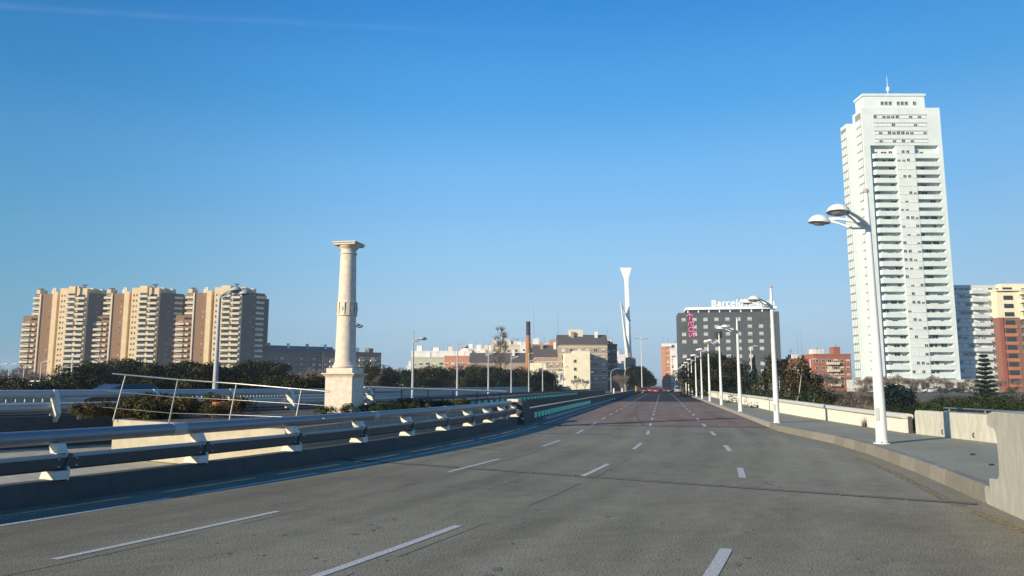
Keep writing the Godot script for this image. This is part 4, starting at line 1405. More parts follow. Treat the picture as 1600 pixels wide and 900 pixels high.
func pylon() -> void:
	var o := thing("bridge_pylon", "slender white bridge mast with a flared top and a leaning strut", "pylon", W(76.6, 480, 0.0))
	var b := mb()
	var prof := [[0.0, 1.5, 1.4], [24.0, 1.45, 1.4], [48.0, 1.25, 1.2], [68.0, 1.15, 1.1], [72.0, 1.4, 1.2], [78.9, 3.6, 1.4]]
	for i in prof.size() - 1:
		var a: Array = prof[i]
		var c: Array = prof[i + 1]
		var q := []
		for e in [a, c]:
			var dx: float = -1.4 * (e[0] / 79.0)
			q.append([Vector3(dx - e[1], e[0], e[2]), Vector3(dx + e[1], e[0], e[2]), Vector3(dx + e[1], e[0], -e[2]), Vector3(dx - e[1], e[0], -e[2])])
		for k in 4:
			var l := (k + 1) % 4
			var nn: Vector3 = (q[0][l] - q[0][k]).cross(Vector3.UP).normalized()
			b.quad(q[0][k], q[0][l], q[1][l], q[1][k], nn)
		if i == prof.size() - 2:
			b.quad(q[1][0], q[1][1], q[1][2], q[1][3], Vector3.UP)
	part("mast", b.done(M.sign_white), o)
	var l := mb()
	l.tube([Vector3(-0.6, 0, 3.0), Vector3(-2.6, 24.0, 4.5), Vector3(-6.0, 55.5, 6.0)], [1.5, 1.3, 0.35], 6)
	part("strut", l.done(M.white_paint), o)
	var c := mb()
	c.tube([Vector3(-6.0, 55.3, 6.0), Vector3(-3.4, 49.0, 3.0), Vector3(0.4, 43.5, 1.2)], [0.3, 0.55, 0.9], 6)
	part("brace", c.done(M.white_paint), o)
	var d := mb()
	d.tube([Vector3(-4.6, 40.0, 5.5), Vector3(0.6, 18.0, 4.0), Vector3(2.9, 9.0, 3.0)], [0.35, 0.8, 0.5], 6)
	part("stay", d.done(M.rail_grey), o)

func buildings() -> void:
	white_tower()
	hotel()
	brick_tower("leftmost of the three tan and brown stepped tower blocks", -269.5, 402, false)
	brick_tower("middle one of the three tan and brown stepped tower blocks", -229.0, 400, false)
	brick_tower("rightmost of the three tan and brown tower blocks, behind the lamp on the left deck", -183.0, 398, false)
	# white block beside the tower
	var o := thing("apartment_building", "pale grey white apartment block partly shaded by the tall white tower", "building", W(160.5, 267, -0.3))
	box_part("wall", o, Vector3(8.4, 0, -8), Vector3(16.8, 37.6, 16), "slab_white")
	box_part("roof_band", o, Vector3(8.4, 37.6, -7.4), Vector3(16.4, 1.1, 15.0), "slab_white")
	for f in 12:
		var y := 2.4 + f * 3.0
		part("balcony", balcony_mesh(7.0, 1.0, 1.3, "slab_white"), o, Vector3(4.0, y, 0.0))
		part("balcony", balcony_mesh(5.6, 1.7, 1.35, "slab_white"), o, Vector3(9.8, y, 0.0))
		for x in [1.6, 4.0, 6.2, 8.6, 10.8]:
			part("window", window_mesh(1.9, 1.6, "frame_white", "glass_light", "blind_white", [0.2, 0.5, 0.9, 1.0][rng.randi() % 4]), o, Vector3(x, y + 2.2, 0.0))
		if rng.randf() < 0.75:
			part("window", window_mesh(1.7, 1.1, "frame_white", "glass", "blind_white", [0.0, 0.5, 1.0][rng.randi() % 3]), o, Vector3(14.6, y + 2.1, 0.0))
	# cream and orange block at the right edge
	var q := thing("apartment_building", "apartment block with cream top floors and orange red lower floors at the right edge", "building", W(175.2, 264, -0.3))
	box_part("wall", q, Vector3(15, 0, -8), Vector3(30, 26.5, 16), "brown_render")
	box_part("upper_wall", q, Vector3(15, 26.5, -8), Vector3(30, 9.6, 16), "cream_wall")
	box_part("edge_pier", q, Vector3(0.7, 0, 0.25), Vector3(1.4, 26.4, 0.5), "deep_red")
	box_part("cornice", q, Vector3(15, 36.1, -7.6), Vector3(30.6, 0.5, 17.0), "cream_wall")
	box_part("attic", q, Vector3(17, 36.6, -9), Vector3(26, 2.6, 12), "cream_wall")
	for f in 12:
		var y := 1.8 + f * 3.0
		var lo := f < 8
		part("window", window_mesh(3.4, 1.5, "frame_dark", "glass", "blind" if not lo else "", 0.0, 1), q, Vector3(4.2, y + 1.9, 0.0))
		if lo:
			part("apron", box_mesh(Vector3(5.2, 1.15, 0.3), "orange_paint"), q, Vector3(4.1, y + 0.45, 0.06))
			box_part("recess", q, Vector3(8.3, y + 0.3, 0.02), Vector3(0.3, 2.7, 0.1), "frame_dark")
		for x in [12.0, 20.5]:
			part("balcony", balcony_mesh(8.0, 1.6, 1.05, "frame_tan" if lo else "cream_wall", lo), q, Vector3(x, y, 0.0))
			part("window", window_mesh(5.5, 2.0, "frame_dark", "glass", "blind", [0.0, 0.3, 0.6][rng.randi() % 3], 2), q, Vector3(x, y + 1.3, 0.0))
	# red brick blocks behind the right-hand park
	flats("red brick apartment block with cream balconies between the hotel and the white tower", "apartment_building", 135.4, 312, 15.8, 12, 14.8, 0.03, "red_brick", {"cols": 6, "bal": [2, 3], "bskin": "balcony_cream", "base": 2.0, "bits": 2})
	flats("lower red brick wing set back to the left of the red apartment block", "apartment_building", 123.6, 318, 7.4, 12, 13.0, 0.2, "red_brick", {"cols": 3, "bal": [1], "base": 2.0, "bits": 1})
	# tall slim red and white block left of the hotel
	flats("tall slim red brick and white block left of the hotel", "apartment_building", 88.7, 420, 2.8, 12, 23.6, 0.0, "orange_brick", {"cols": 1, "base": 2.0, "bits": 1})
	flats("white balconied half of the slim block left of the hotel", "apartment_building", 93.2, 419, 6.2, 14, 22.6, 0.0, "white_wall", {"cols": 2, "bal": [0], "bskin": "white_wall", "base": 2.0, "bits": 1})
	flats("low white block with dark windows right in front of the slim red block", "apartment_building", 92.4, 395, 7.0, 12, 16.6, 0.0, "white_wall", {"cols": 2, "base": 2.0, "bits": 1, "wh": 1.7})
	# left of the middle: long shaded block behind the column
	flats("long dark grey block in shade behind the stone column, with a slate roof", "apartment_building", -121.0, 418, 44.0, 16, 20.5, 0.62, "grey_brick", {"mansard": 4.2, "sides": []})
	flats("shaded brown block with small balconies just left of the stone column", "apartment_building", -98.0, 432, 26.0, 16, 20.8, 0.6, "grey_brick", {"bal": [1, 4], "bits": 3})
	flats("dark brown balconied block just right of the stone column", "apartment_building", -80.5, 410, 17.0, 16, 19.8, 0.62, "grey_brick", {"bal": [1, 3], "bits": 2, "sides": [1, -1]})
	flats("low far white and red houses right of the brown block", "apartment_building", -78.0, 520, 30.0, 12, 8.0, 0.1, "white_wall", {"bits": 4})
	# white, cream and orange blocks, middle left
	flats("white block with roof houses behind the dark hedge of trees", "apartment_building", -42.0, 440, 36.0, 16, 22.0, 0.0, "white_wall", {"bits": 4, "sides": []})
	flats("second white block with roof houses, behind the orange brick flats", "apartment_building", -12.0, 446, 27.0, 16, 22.6, 0.0, "white_wall", {"bits": 3, "sides": []})
	flats("pale green cream block at the left end of the light buildings", "apartment_building", -46.2, 405, 18.5, 14, 17.0, 0.0, "pale_green", {"bits": 1, "cols": 5, "ww": 2.2})
	flats("orange red brick block with balconies next to the pale green block", "apartment_building", -29.4, 404, 15.0, 14, 17.6, 0.0, "orange_brick", {"bal": [1, 2], "bskin": "orange_brick", "bits": 1, "cols": 5})
	flats("lighter orange brick block beside the bare poplar", "apartment_building", -14.8, 404, 14.0, 14, 17.9, 0.0, "orange_brick", {"cols": 4, "bits": 1})
	flats("long taupe block with grey slate roofs behind the brick chimney", "apartment_building", -0.6, 345, 38.0, 16, 13.0, 0.0, "taupe", {"mansard": 4.6, "band": "orange_brick", "cols": 11})
	flats("taupe block with slate roof between the chimney and the tall corner block", "apartment_building", 15.5, 322, 11.6, 14, 14.8, 0.0, "taupe", {"mansard": 5.0, "cols": 4, "band": "balcony_cream"})
	var tall := flats("tall taupe corner block with slate roof behind the cream house", "apartment_building", 30.2, 312, 20.4, 18, 19.6, 0.0, "taupe", {"mansard": 4.4, "cols": 6, "band": "balcony_cream", "sides": [1]})
	box_part("roof_tank", tall, Vector3(-2.5, 23.0, -8), Vector3(6.0, 3.2, 4.0), "balcony_cream")
	flats("pink brown block peeping over the slate roofs", "apartment_building", 17.0, 390, 16.0, 12, 23.2, 0.0, "orange_brick", {"bits": 2})
	flats("cream block of flats with roof tanks left of the brick chimney", "apartment_building", -3.5, 380, 15.0, 12, 22.5, 0.0, "balcony_cream", {"bits": 3})
	for e in [[-64.0, 500, 14.0, 15.0, "white_wall", "white far block at the left end of the light row, behind the pale green one"], [-24.0, 520, 16.0, 27.5, "balcony_cream", "cream far block rising behind the orange brick flats"], [4.0, 500, 12.0, 28.5, "white_wall", "white far block with aerials behind the brick chimney"], [27.0, 480, 13.0, 27.0, "orange_brick", "reddish far block left behind the tall corner block's roof"], [47.5, 430, 9.0, 25.0, "orange_brick", "orange far block right behind the tall corner block's roof"], [36.0, 410, 8.0, 25.5, "taupe", "brown far block behind the ridge of the tall corner block"]]:
		flats(e[5], "apartment_building", e[0], e[1], e[2], 12, e[3], 0.0, e[4], {"bits": 3, "sides": []})
	# cream house in front
	var c := thing("house", "plain cream yellow house with three small windows in its blank wall", "building", W(26.6, 300, -0.3))
	box_part("wall", c, Vector3(0, 0, -5.5), Vector3(10.2, 15.2, 11.0), "cream_wall")
	box_part("parapet", c, Vector3(1.8, 15.2, -5.5), Vector3(6.6, 1.0, 10.9), "cream_wall")
	for k in 3:
		part("window", window_mesh(1.1, 1.25, "frame_tan", "glass", "", 0, 1), c, Vector3(-1.0, 5.6 + k * 3.2, 0.0))
	var f2 := Basis(Vector3.UP, PI * 0.5)
	for k in 3:
		for f in 4:
			part("window", window_mesh(1.3, 1.7, "frame_tan", "glass", "blind", 0.4, 1), c, Vector3(5.1, 2.6 + f * 3.3, -2.0 - k * 3.4), f2)
	var c2 := thing("house", "low pale cream annex to the left of the plain cream house", "building", W(16.3, 302, -0.3))
	box_part("wall", c2, Vector3(1.2, 0, -5), Vector3(8.0, 7.8, 10), "white_wall")
	box_part("wall", c2, Vector3(-5.6, 0, -5), Vector3(6.4, 11.4, 10), "cream_wall")
	box_part("coping", c2, Vector3(1.2, 7.8, -5), Vector3(8.2, 0.3, 10.2), "balcony_cream")
	for e in [[-4.6, 8.6], [-4.6, 5.2]]:
		part("window", window_mesh(1.4, 1.3, "frame_tan", "glass"), c2, Vector3(e[0], e[1], 0.0))
	box_part("door", c2, Vector3(3.6, 0.2, 0.02), Vector3(1.3, 2.4, 0.12), "frame_dark")
	# facades along the street beyond, left side
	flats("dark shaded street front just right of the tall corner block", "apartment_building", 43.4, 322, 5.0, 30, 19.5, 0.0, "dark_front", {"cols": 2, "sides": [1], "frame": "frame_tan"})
	flats("white gabled block further along the left side of the street", "apartment_building", 52.6, 372, 9.0, 20, 16.5, 0.0, "white_wall", {"cols": 3, "sides": [1], "bits": 1})
	flats("brown block before the foot of the white mast", "apartment_building", 61.0, 385, 7.0, 24, 16.0, 0.0, "taupe", {"cols": 2, "sides": [1], "bits": 1, "bal": [1]})
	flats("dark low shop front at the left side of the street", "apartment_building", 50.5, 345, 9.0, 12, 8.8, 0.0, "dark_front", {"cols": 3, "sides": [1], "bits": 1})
	# brick chimney
	var ch := thing("brick_chimney", "tall old brick factory chimney with a blackened top", "chimney", W(7.3, 330, -0.3))
	var b := mb()
	b.lathe([Vector2(1.5, 0.0), Vector2(1.32, 12.0), Vector2(1.02, 24.5)], Vector3.ZERO, 8)
	part("shaft", b.done(M.chimney_brick), ch)
	b = mb()
	b.lathe([Vector2(1.02, 24.5), Vector2(0.95, 30.2), Vector2(1.05, 30.3), Vector2(1.05, 30.7), Vector2(0.6, 30.7)], Vector3.ZERO, 8)
	part("blackened_top", b.done(M.soot), ch)
	pylon()
	for e in [[872.0, 487.0, 600.0, "thin radio mast above the roofs left of the corner block"], [834.0, 478.0, 650.0, "faint radio mast just right of the brick chimney"], [949.0, 510.0, 620.0, "faint radio mast left of the white bridge mast"], [1246.0, 520.0, 640.0, "faint lattice mast left of the white tower"], [1252.0, 516.0, 650.0, "faint lattice mast nearest the white tower"]]:
		var hgt: float = 2.0 + (602.0 - e[1]) / 1150.0 * e[2]
		var m := thing("radio_mast", e[3], "mast", W((e[0] - 800.0) / 1150.0 * e[2], e[2], -0.3))
		var mbb := mb()
		mbb.tube([Vector3.ZERO, Vector3(0, hgt, 0)], [0.25, 0.12], 5)
		for k in 6:
			mbb.box(Vector3(0, hgt * (0.5 + 0.08 * k), 0), Vector3(0.8, 0.12, 0.12))
		part("mast", mbb.done(M.rail_grey), m)

func box_mesh(size: Vector3, m: String) -> ArrayMesh:
	var key := "x%s%s" % [size, m]
	if not kept.has(key):
		var b := mb()
		b.box(Vector3.ZERO, size)
		kept[key] = b.done(M[m])
	return kept[key]

const TREES := {
	"e": [Vector4(-77.9, 108.0, 8.8, -5.3), Vector4(-68.7, 100.7, 8.5, -5.3), Vector4(-75.1, 116.8, 7.9, -5.3), Vector4(-63.5, 103.5, 8.9, -5.3), Vector4(-58.8, 98.7, 9.1, -5.3), Vector4(-67.2, 117.1, 11.0, -5.3), Vector4(-80.3, 145.5, 12.5, -5.3), Vector4(-73.7, 139.0, 12.1, -5.3), Vector4(-69.7, 137.1, 12.5, -5.3), Vector4(-52.2, 107.2, 10.5, -5.3), Vector4(-58.3, 124.5, 10.7, -5.3), Vector4(-49.1, 110.2, 10.9, -5.3), Vector4(-44.5, 104.5, 10.9, -5.3), Vector4(-40.8, 100.8, 10.3, -5.3), Vector4(-40.9, 106.8, 10.2, -5.3), Vector4(-52.7, 146.0, 12.1, -5.3), Vector4(-48.3, 140.6, 12.2, -5.3), Vector4(-45.4, 139.4, 11.7, -5.3), Vector4(-61.3, 86.0, 8.0, -5.3), Vector4(-49.5, 73.9, 7.8, -5.3), Vector4(-48.0, 76.2, 7.7, -5.3), Vector4(-48.1, 82.5, 8.4, -5.3), Vector4(-45.6, 84.6, 8.6, -5.3), Vector4(-43.2, 87.1, 8.4, -5.3), Vector4(-40.0, 87.6, 8.5, -5.3), Vector4(-29.9, 71.7, 8.2, -5.3), Vector4(-30.7, 82.1, 8.4, -5.3), Vector4(-27.6, 83.4, 8.6, -5.3), Vector4(-24.0, 80.1, 8.3, -5.3), Vector4(-19.8, 73.6, 8.3, -5.3), Vector4(-36.7, 176.0, 11.9, -5.3), Vector4(-29.0, 154.9, 11.9, -5.3), Vector4(-33.3, 201.4, 12.2, -5.3), Vector4(-28.9, 197.6, 11.6, -5.3), Vector4(-22.7, 180.1, 11.5, -5.3), Vector4(-18.5, 166.5, 11.9, -5.3), Vector4(-19.1, 200.0, 12.5, -5.3), Vector4(-13.9, 181.5, 11.4, -5.3), Vector4(-12.4, 198.5, 12.1, -5.3), Vector4(-8.9, 196.6, 12.8, -5.3), Vector4(-5.4, 178.0, 12.1, -5.3), Vector4(-2.6, 172.8, 11.2, -5.3), Vector4(0.0, 182.9, 11.8, -5.3), Vector4(2.7, 173.7, 11.1, -5.3), Vector4(5.2, 158.9, 10.6, -5.3), Vector4(8.0, 166.8, 10.2, -5.3), Vector4(-16.9, 194.7, 11.0, -5.3), Vector4(-8.0, 152.4, 10.2, -5.3), Vector4(-26.5, 152.5, 10.0, -5.3), Vector4(-25.7, 184.4, 10.5, -5.3), Vector4(-2.9, 165.4, 9.9, -5.3), Vector4(3.1, 179.4, 9.5, -5.3), Vector4(7.6, 175.9, 9.1, -5.3), Vector4(41.8, 175, 12.8, -5.3), Vector4(41.6, 165, 13.9, -5.3), Vector4(40.2, 150, 14.3, -5.3), Vector4(39.9, 140, 13.4, -5.3), Vector4(40.3, 135, 12.2, -5.3), Vector4(33.9, 130, 10.4, -5.3), Vector4(33.9, 120, 9.8, -5.3), Vector4(-89.7, 120, 10.1, -5.3), Vector4(-106.8, 135, 11.1, -5.3), Vector4(-100.2, 120, 10.4, -5.3), Vector4(-123.6, 140, 11.4, -5.3), Vector4(-116.3, 125, 10.6, -5.3), Vector4(-132.7, 135, 11.1, -5.3), Vector4(39.2, 231.8, 8.8, -0.4), Vector4(41.2, 241.6, 8.8, -0.4), Vector4(43.3, 252.4, 8.8, -0.4), Vector4(45.7, 264.1, 8.8, -0.4), Vector4(48.5, 277.8, 8.8, -0.4), Vector4(51.7, 293.5, 8.8, -0.4), Vector4(55.2, 311.2, 8.8, -0.4), Vector4(59.2, 330.8, 8.8, -0.4), Vector4(63.9, 354.3, 8.8, -0.4), Vector4(69.9, 383.7, 8.8, -0.4), Vector4(76.8, 418.0, 8.8, -0.4), Vector4(84.7, 457.2, 8.8, -0.4), Vector4(93.6, 501.3, 8.8, -0.4), Vector4(103.5, 550.3, 8.8, -0.4), Vector4(115.4, 609.1, 8.8, -0.4), Vector4(129.3, 677.7, 8.8, -0.4)],
	"b": [Vector4(-127.2, 184.0, 14.5, -5.3), Vector4(-153.9, 229.8, 15.5, -5.3), Vector4(-112.5, 173.7, 12.6, -5.3), Vector4(-118.3, 188.9, 13.7, -5.3), Vector4(-104.5, 174.2, 12.9, -5.3), Vector4(-146.6, 204.3, 14.9, -5.3), Vector4(-85.0, 179.3, 12.6, -5.3), Vector4(-72.4, 184.9, 13.2, -5.3), Vector4(-56.3, 179.9, 13.2, -5.3), Vector4(-47.9, 162.8, 13.2, -5.3), Vector4(-48.0, 172.3, 13.0, -5.3), Vector4(-48.2, 186.2, 13.9, -5.3), Vector4(-36.8, 154.0, 12.7, -5.3), Vector4(-30.5, 152.5, 12.5, -5.3), Vector4(-90.0, 159.2, 12.3, -5.3), Vector4(-13.9, 235, 12.5, -0.5), Vector4(-10.6, 235, 10.7, -0.5), Vector4(10.2, 235, 10.1, -0.5), Vector4(13.5, 235, 8.6, -0.5), Vector4(84.3, 200, 7.1, -0.8), Vector4(89.1, 205, 6.4, -0.8), Vector4(110.0, 225, 6.5, -0.8), Vector4(104.1, 220, 5.1, -0.8), Vector4(119.3, 225, 6.5, -0.8), Vector4(120.9, 220, 5.9, -0.8), Vector4(129.9, 228, 7.0, -0.8), Vector4(130.9, 222, 5.5, -0.8), Vector4(137.0, 225, 5.1, -0.8), Vector4(146.7, 222, 5.5, -0.8), Vector4(152.5, 222, 5.9, -0.8), Vector4(137.7, 220, 4.7, -0.8), Vector4(112.9, 222, 5.5, -0.8), Vector4(107.7, 226, 7.1, -0.8), Vector4(113.4, 228, 7.6, -0.8), Vector4(119.2, 230, 7.2, -0.8), Vector4(122.2, 226, 6.3, -0.8), Vector4(128.2, 229, 6.8, -0.8), Vector4(131.3, 226, 5.9, -0.8), Vector4(141.8, 228, 6.4, -0.8), Vector4(146.4, 226, 5.6, -0.8), Vector4(77.7, 190, 7.1, -0.8), Vector4(83.9, 196, 7.6, -0.8), Vector4(164.3, 225, 7.1, -0.8), Vector4(171.8, 222, 6.3, -0.8), Vector4(186.4, 228, 7.2, -0.8)],
	"p": [Vector4(-3.8, 240, 20.2, -0.5)],
	"o": [Vector4(24.8, 285, 6.3, -0.3), Vector4(28.0, 285, 5.8, -0.3), Vector4(15.6, 290, 5.8, -0.3), Vector4(28.2, 66, 6.6, -4.6), Vector4(26.7, 60, 6.5, -4.6), Vector4(30.1, 64, 6.4, -4.6), Vector4(34.8, 70, 6.3, -4.6), Vector4(46.1, 110, 7.6, -4.6), Vector4(54.8, 120, 7.2, -4.6), Vector4(47.4, 90, 6.8, -4.6), Vector4(46.4, 85, 6.5, -4.6), Vector4(34.2, 229.7, 7.2, -0.4), Vector4(35.4, 240.7, 7.2, -0.4), Vector4(38.3, 255.4, 7.2, -0.4), Vector4(41.2, 267.1, 7.2, -0.4), Vector4(64.8, 277.6, 5.2, -0.4), Vector4(68.2, 292.2, 5.2, -0.4), Vector4(71.8, 309.9, 5.2, -0.4)],
	"c": [Vector4(49.2, 150, 13.3, -5.3), Vector4(53.0, 155, 10.8, -5.3)],
	"u": [Vector4(28.2, 75, 10.8, -5.3), Vector4(28.7, 80, 10.5, -5.3), Vector4(30.7, 78, 9.3, -5.3)],
	"n": [Vector4(83.2, 130, 12.8, -5.3)],
	"s": [Vector4(23.5, 75, 7.0, -5.3), Vector4(22.8, 68, 6.9, -5.3), Vector4(21.1, 60, 7.0, -5.3), Vector4(26.8, 70, 7.4, -5.3), Vector4(34.1, 85, 7.7, -5.3), Vector4(40.1, 95, 7.2, -5.3), Vector4(49.9, 110, 7.0, -5.3), Vector4(25.4, 62, 6.8, -5.3), Vector4(25.2, 58, 6.4, -5.3), Vector4(32.3, 70, 6.1, -5.3), Vector4(57.4, 120, 6.3, -5.3), Vector4(48.7, 100, 5.7, -5.3), Vector4(31.5, 58, 5.0, -4.0), Vector4(31.1, 55, 5.2, -4.0), Vector4(30.5, 52, 5.2, -4.0), Vector4(36.5, 60, 5.3, -4.0), Vector4(35.3, 56, 5.4, -4.0), Vector4(33.9, 52, 5.4, -4.0), Vector4(37.1, 55, 5.5, -4.0), Vector4(40.3, 58, 5.5, -4.0), Vector4(24.5, 44, 4.9, -4.0), Vector4(24.5, 42, 4.9, -4.0), Vector4(25.6, 42, 5.0, -4.0), Vector4(26.7, 42, 5.1, -4.0), Vector4(26.4, 40, 5.1, -4.0), Vector4(28.9, 42, 5.1, -4.0), Vector4(32.1, 45, 5.2, -4.0), Vector4(48.6, 75, 5.3, -4.0), Vector4(52.9, 78, 5.5, -4.0), Vector4(48.5, 78, 5.1, -4.0), Vector4(45.9, 80, 5.1, -4.0), Vector4(51.0, 85, 5.1, -4.0), Vector4(34.4, 120, 7.7, -5.3), Vector4(30.4, 100, 7.5, -5.3), Vector4(37.7, 140, 8.0, -5.3), Vector4(29.1, 90, 7.1, -5.3), Vector4(102.0, 218, 4.4, -2.6), Vector4(106.6, 222, 5.0, -2.6), Vector4(107.4, 216, 4.2, -2.6), Vector4(113.8, 220, 4.6, -2.6), Vector4(116.3, 214, 3.9, -2.6), Vector4(125.3, 215, 3.7, -2.6), Vector4(133.0, 217, 4.2, -2.6), Vector4(137.4, 215, 4.4, -2.6), Vector4(145.6, 216, 4.6, -2.6), Vector4(43.3, 60, 5.8, -3.6), Vector4(41.1, 55, 5.6, -3.6), Vector4(48.5, 62, 5.7, -3.6), Vector4(47.7, 58, 5.6, -3.6), Vector4(56.8, 66, 5.7, -3.6), Vector4(65.7, 90, 6.4, -3.6), Vector4(73.5, 95, 6.3, -3.6)],
	"t": [Vector4(38.5, 75, 7.6, -5.3), Vector4(37.9, 72, 7.2, -5.3), Vector4(34.3, 66, 6.7, -5.3)],
}

# ---------- plants ----------
func rdir() -> Vector3:
	var z := rf(-1, 1)
	var a := rf(0, TAU)
	var r := sqrt(1.0 - z * z)
	return Vector3(r * cos(a), z, r * sin(a))

# leaves in clumps: each clump an ellipsoid shell filled with small creased leaf faces
func leaves(b: MB, clumps: Array, per: int, size: float, cols: Array) -> void:
	for cl in clumps:
		var c: Vector3 = cl[0]
		var rad: Vector3 = cl[1]
		var base: Color = cols[rng.randi() % cols.size()] * rf(0.75, 1.25)
		for i in int(per * cl[2]):
			var d := rdir()
			var p := c + d * rad * pow(rng.randf(), 0.45)
			var u := rdir()
			var v := u.cross(rdir()).normalized()
			var s := size * rf(0.6, 1.3)
			var nn := (d * 0.75 + u.cross(v) * 0.5 + Vector3.UP * 0.15).normalized()
			var k := base * rf(0.75, 1.3)
			var q0 := p - u * s * 0.5
			var q2 := p + u * s * 0.5
			b.tric(q0, p + v * s * 0.34, q2, nn, k, k, k)
			b.tric(q0, q2, p - v * s * 0.3 + nn * s * 0.15, nn, k, k, k)

func limb(b: MB, a: Vector3, z: Vector3, r0: float, r1: float, sides := 5) -> void:
	var mid := a.lerp(z, 0.5) + Vector3(rf(-1, 1), rf(-0.3, 0.6), rf(-1, 1)) * (z - a).length() * 0.07
	b.tube([a, mid, z], [r0, (r0 + r1) * 0.5, r1], sides, false)

func branch(b: MB, a: Vector3, d: Vector3, l: float, r: float, depth: int, spread: float, tips: Array) -> void:
	var e := a + d * l
	limb(b, a, e, r, r * 0.62, 5 if depth > 3 else 3)
	if depth == 0:
		tips.append([e, d])
		return
	var n := 3 if rng.randf() < 0.55 else 2
	for k in n:
		var nd := (d + rdir() * spread + Vector3.UP * 0.22).normalized()
		branch(b, a + d * l * rf(0.65, 1.0), nd, l * rf(0.62, 0.86), r * 0.6, depth - 1, spread, tips)

# evergreen or leafy tree of 10 m with its trunk and limbs
func leafy_tree(kind: String, seed_: int) -> Array:
	rng.seed = seed_
	var cr := mb(true)
	var tk := mb()
	var clumps := []
	var cols := [Color(0.016, 0.025, 0.014), Color(0.023, 0.033, 0.016), Color(0.013, 0.02, 0.015), Color(0.03, 0.037, 0.017)]
	if kind == "e" and seed_ % 2 == 0:
		cols = [Color(0.03, 0.036, 0.016), Color(0.042, 0.046, 0.02), Color(0.024, 0.03, 0.016), Color(0.055, 0.05, 0.024)]
	var per := 330
	var size := 0.27
	match kind:
		"e":
			for i in 26:
				var h := pow(rng.randf(), 0.8) * 7.2 + 2.2
				var wd := 3.6 * sqrt(clampf(1.0 - pow((h - 5.0) / 5.4, 2.0), 0.05, 1.0))
				var a := rf(0, TAU)
				var rr := wd * sqrt(rng.randf()) * 0.85
				clumps.append([Vector3(cos(a) * rr, h, sin(a) * rr), Vector3(rf(1.0, 1.7), rf(0.7, 1.2), rf(1.0, 1.7)), 1.0])
		"u":
			cols = [Color(0.07, 0.08, 0.04), Color(0.085, 0.085, 0.045), Color(0.055, 0.065, 0.038), Color(0.11, 0.08, 0.045)]
			per = 210
			size = 0.2
			for i in 30:
				var h := rf(3.6, 9.5)
				var a := rf(0, TAU)
				var rr := rf(0.3, 2.9) * (1.0 if h < 7.5 else 0.6)
				clumps.append([Vector3(cos(a) * rr, h, sin(a) * rr), Vector3(rf(0.5, 1.0), rf(0.6, 1.1), rf(0.5, 1.0)), 1.0])
		"c":
			cols = [Color(0.018, 0.03, 0.018), Color(0.024, 0.036, 0.02)]
			size = 0.2
			for i in 24:
				var h := 0.6 + i * 0.39
				var wd := 0.85 * sin(clampf((10.2 - h) / 10.2, 0, 1) * 2.3)
				clumps.append([Vector3(rf(-0.15, 0.15), h, rf(-0.15, 0.15)), Vector3(wd, 0.6, wd), 0.75])
		"n":
			cols = [Color(0.022, 0.042, 0.026), Color(0.03, 0.05, 0.03)]
			size = 0.26
			for i in 15:
				var h := 1.2 + i * 0.6
				var rad := 2.0 * (1.0 - pow((h - 0.3) / 10.3, 1.3)) + 0.12
				var n := 7
				for k in n:
					var a := TAU * k / n + i * 0.7 + rf(-0.2, 0.2)
					var d := Vector3(cos(a), 0.16, sin(a))
					for q in 3:
						var u := (q + 0.6) / 3.0
						clumps.append([Vector3(0, h, 0) + d * rad * u + Vector3.UP * 0.12 * u, Vector3(0.3, 0.13, 0.3) * (0.7 + rad * 0.3), 0.22])
		"s":
			cols = [Color(0.04, 0.065, 0.022), Color(0.055, 0.085, 0.028), Color(0.03, 0.05, 0.02), Color(0.075, 0.078, 0.033)]
			size = 0.2
			per = 330
			for i in 26:
				var h := rf(0.8, 8.8)
				var wd := 4.4 * sqrt(clampf(1.0 - pow((h - 3.2) / 6.4, 2.0), 0.03, 1.0))
				var a := rf(0, TAU)
				var rr := wd * sqrt(rng.randf())
				clumps.append([Vector3(cos(a) * rr, h, sin(a) * rr), Vector3(rf(1.0, 1.8), rf(0.9, 1.5), rf(1.0, 1.8)), 1.0])
		"t":
			cols = [Color(0.018, 0.036, 0.034), Color(0.022, 0.042, 0.036)]
			size = 0.3
			for i in 20:
				var h := rf(0.6, 8.8)
				var rr := 2.4 * (1.0 - h / 10.5) + 0.3
				var a := rf(0, TAU)
				clumps.append([Vector3(cos(a) * rr, h, sin(a) * rr), Vector3(1.2, 1.2, 1.2), 1.0])
	leaves(cr, clumps, per, size, cols)
	var th := 6.5 if kind in ["e", "u"] else 8.5 if kind in ["c", "n"] else 4.0
	tk.tube([Vector3.ZERO, Vector3(rf(-0.15, 0.15), th * 0.5, rf(-0.15, 0.15)), Vector3(rf(-0.2, 0.2), th, rf(-0.2, 0.2))], [0.24, 0.17, 0.06], 8, false)
	if kind != "n" and kind != "c":
		for i in mini(5 if kind == "u" else 14, clumps.size()):
			limb(tk, Vector3(0, rf(0.25, 0.75) * th, 0), clumps[i][0], 0.085, 0.02)
	return [cr.done(M.leaf), tk.done(M.pale_bark if kind == "u" else M.bark)]

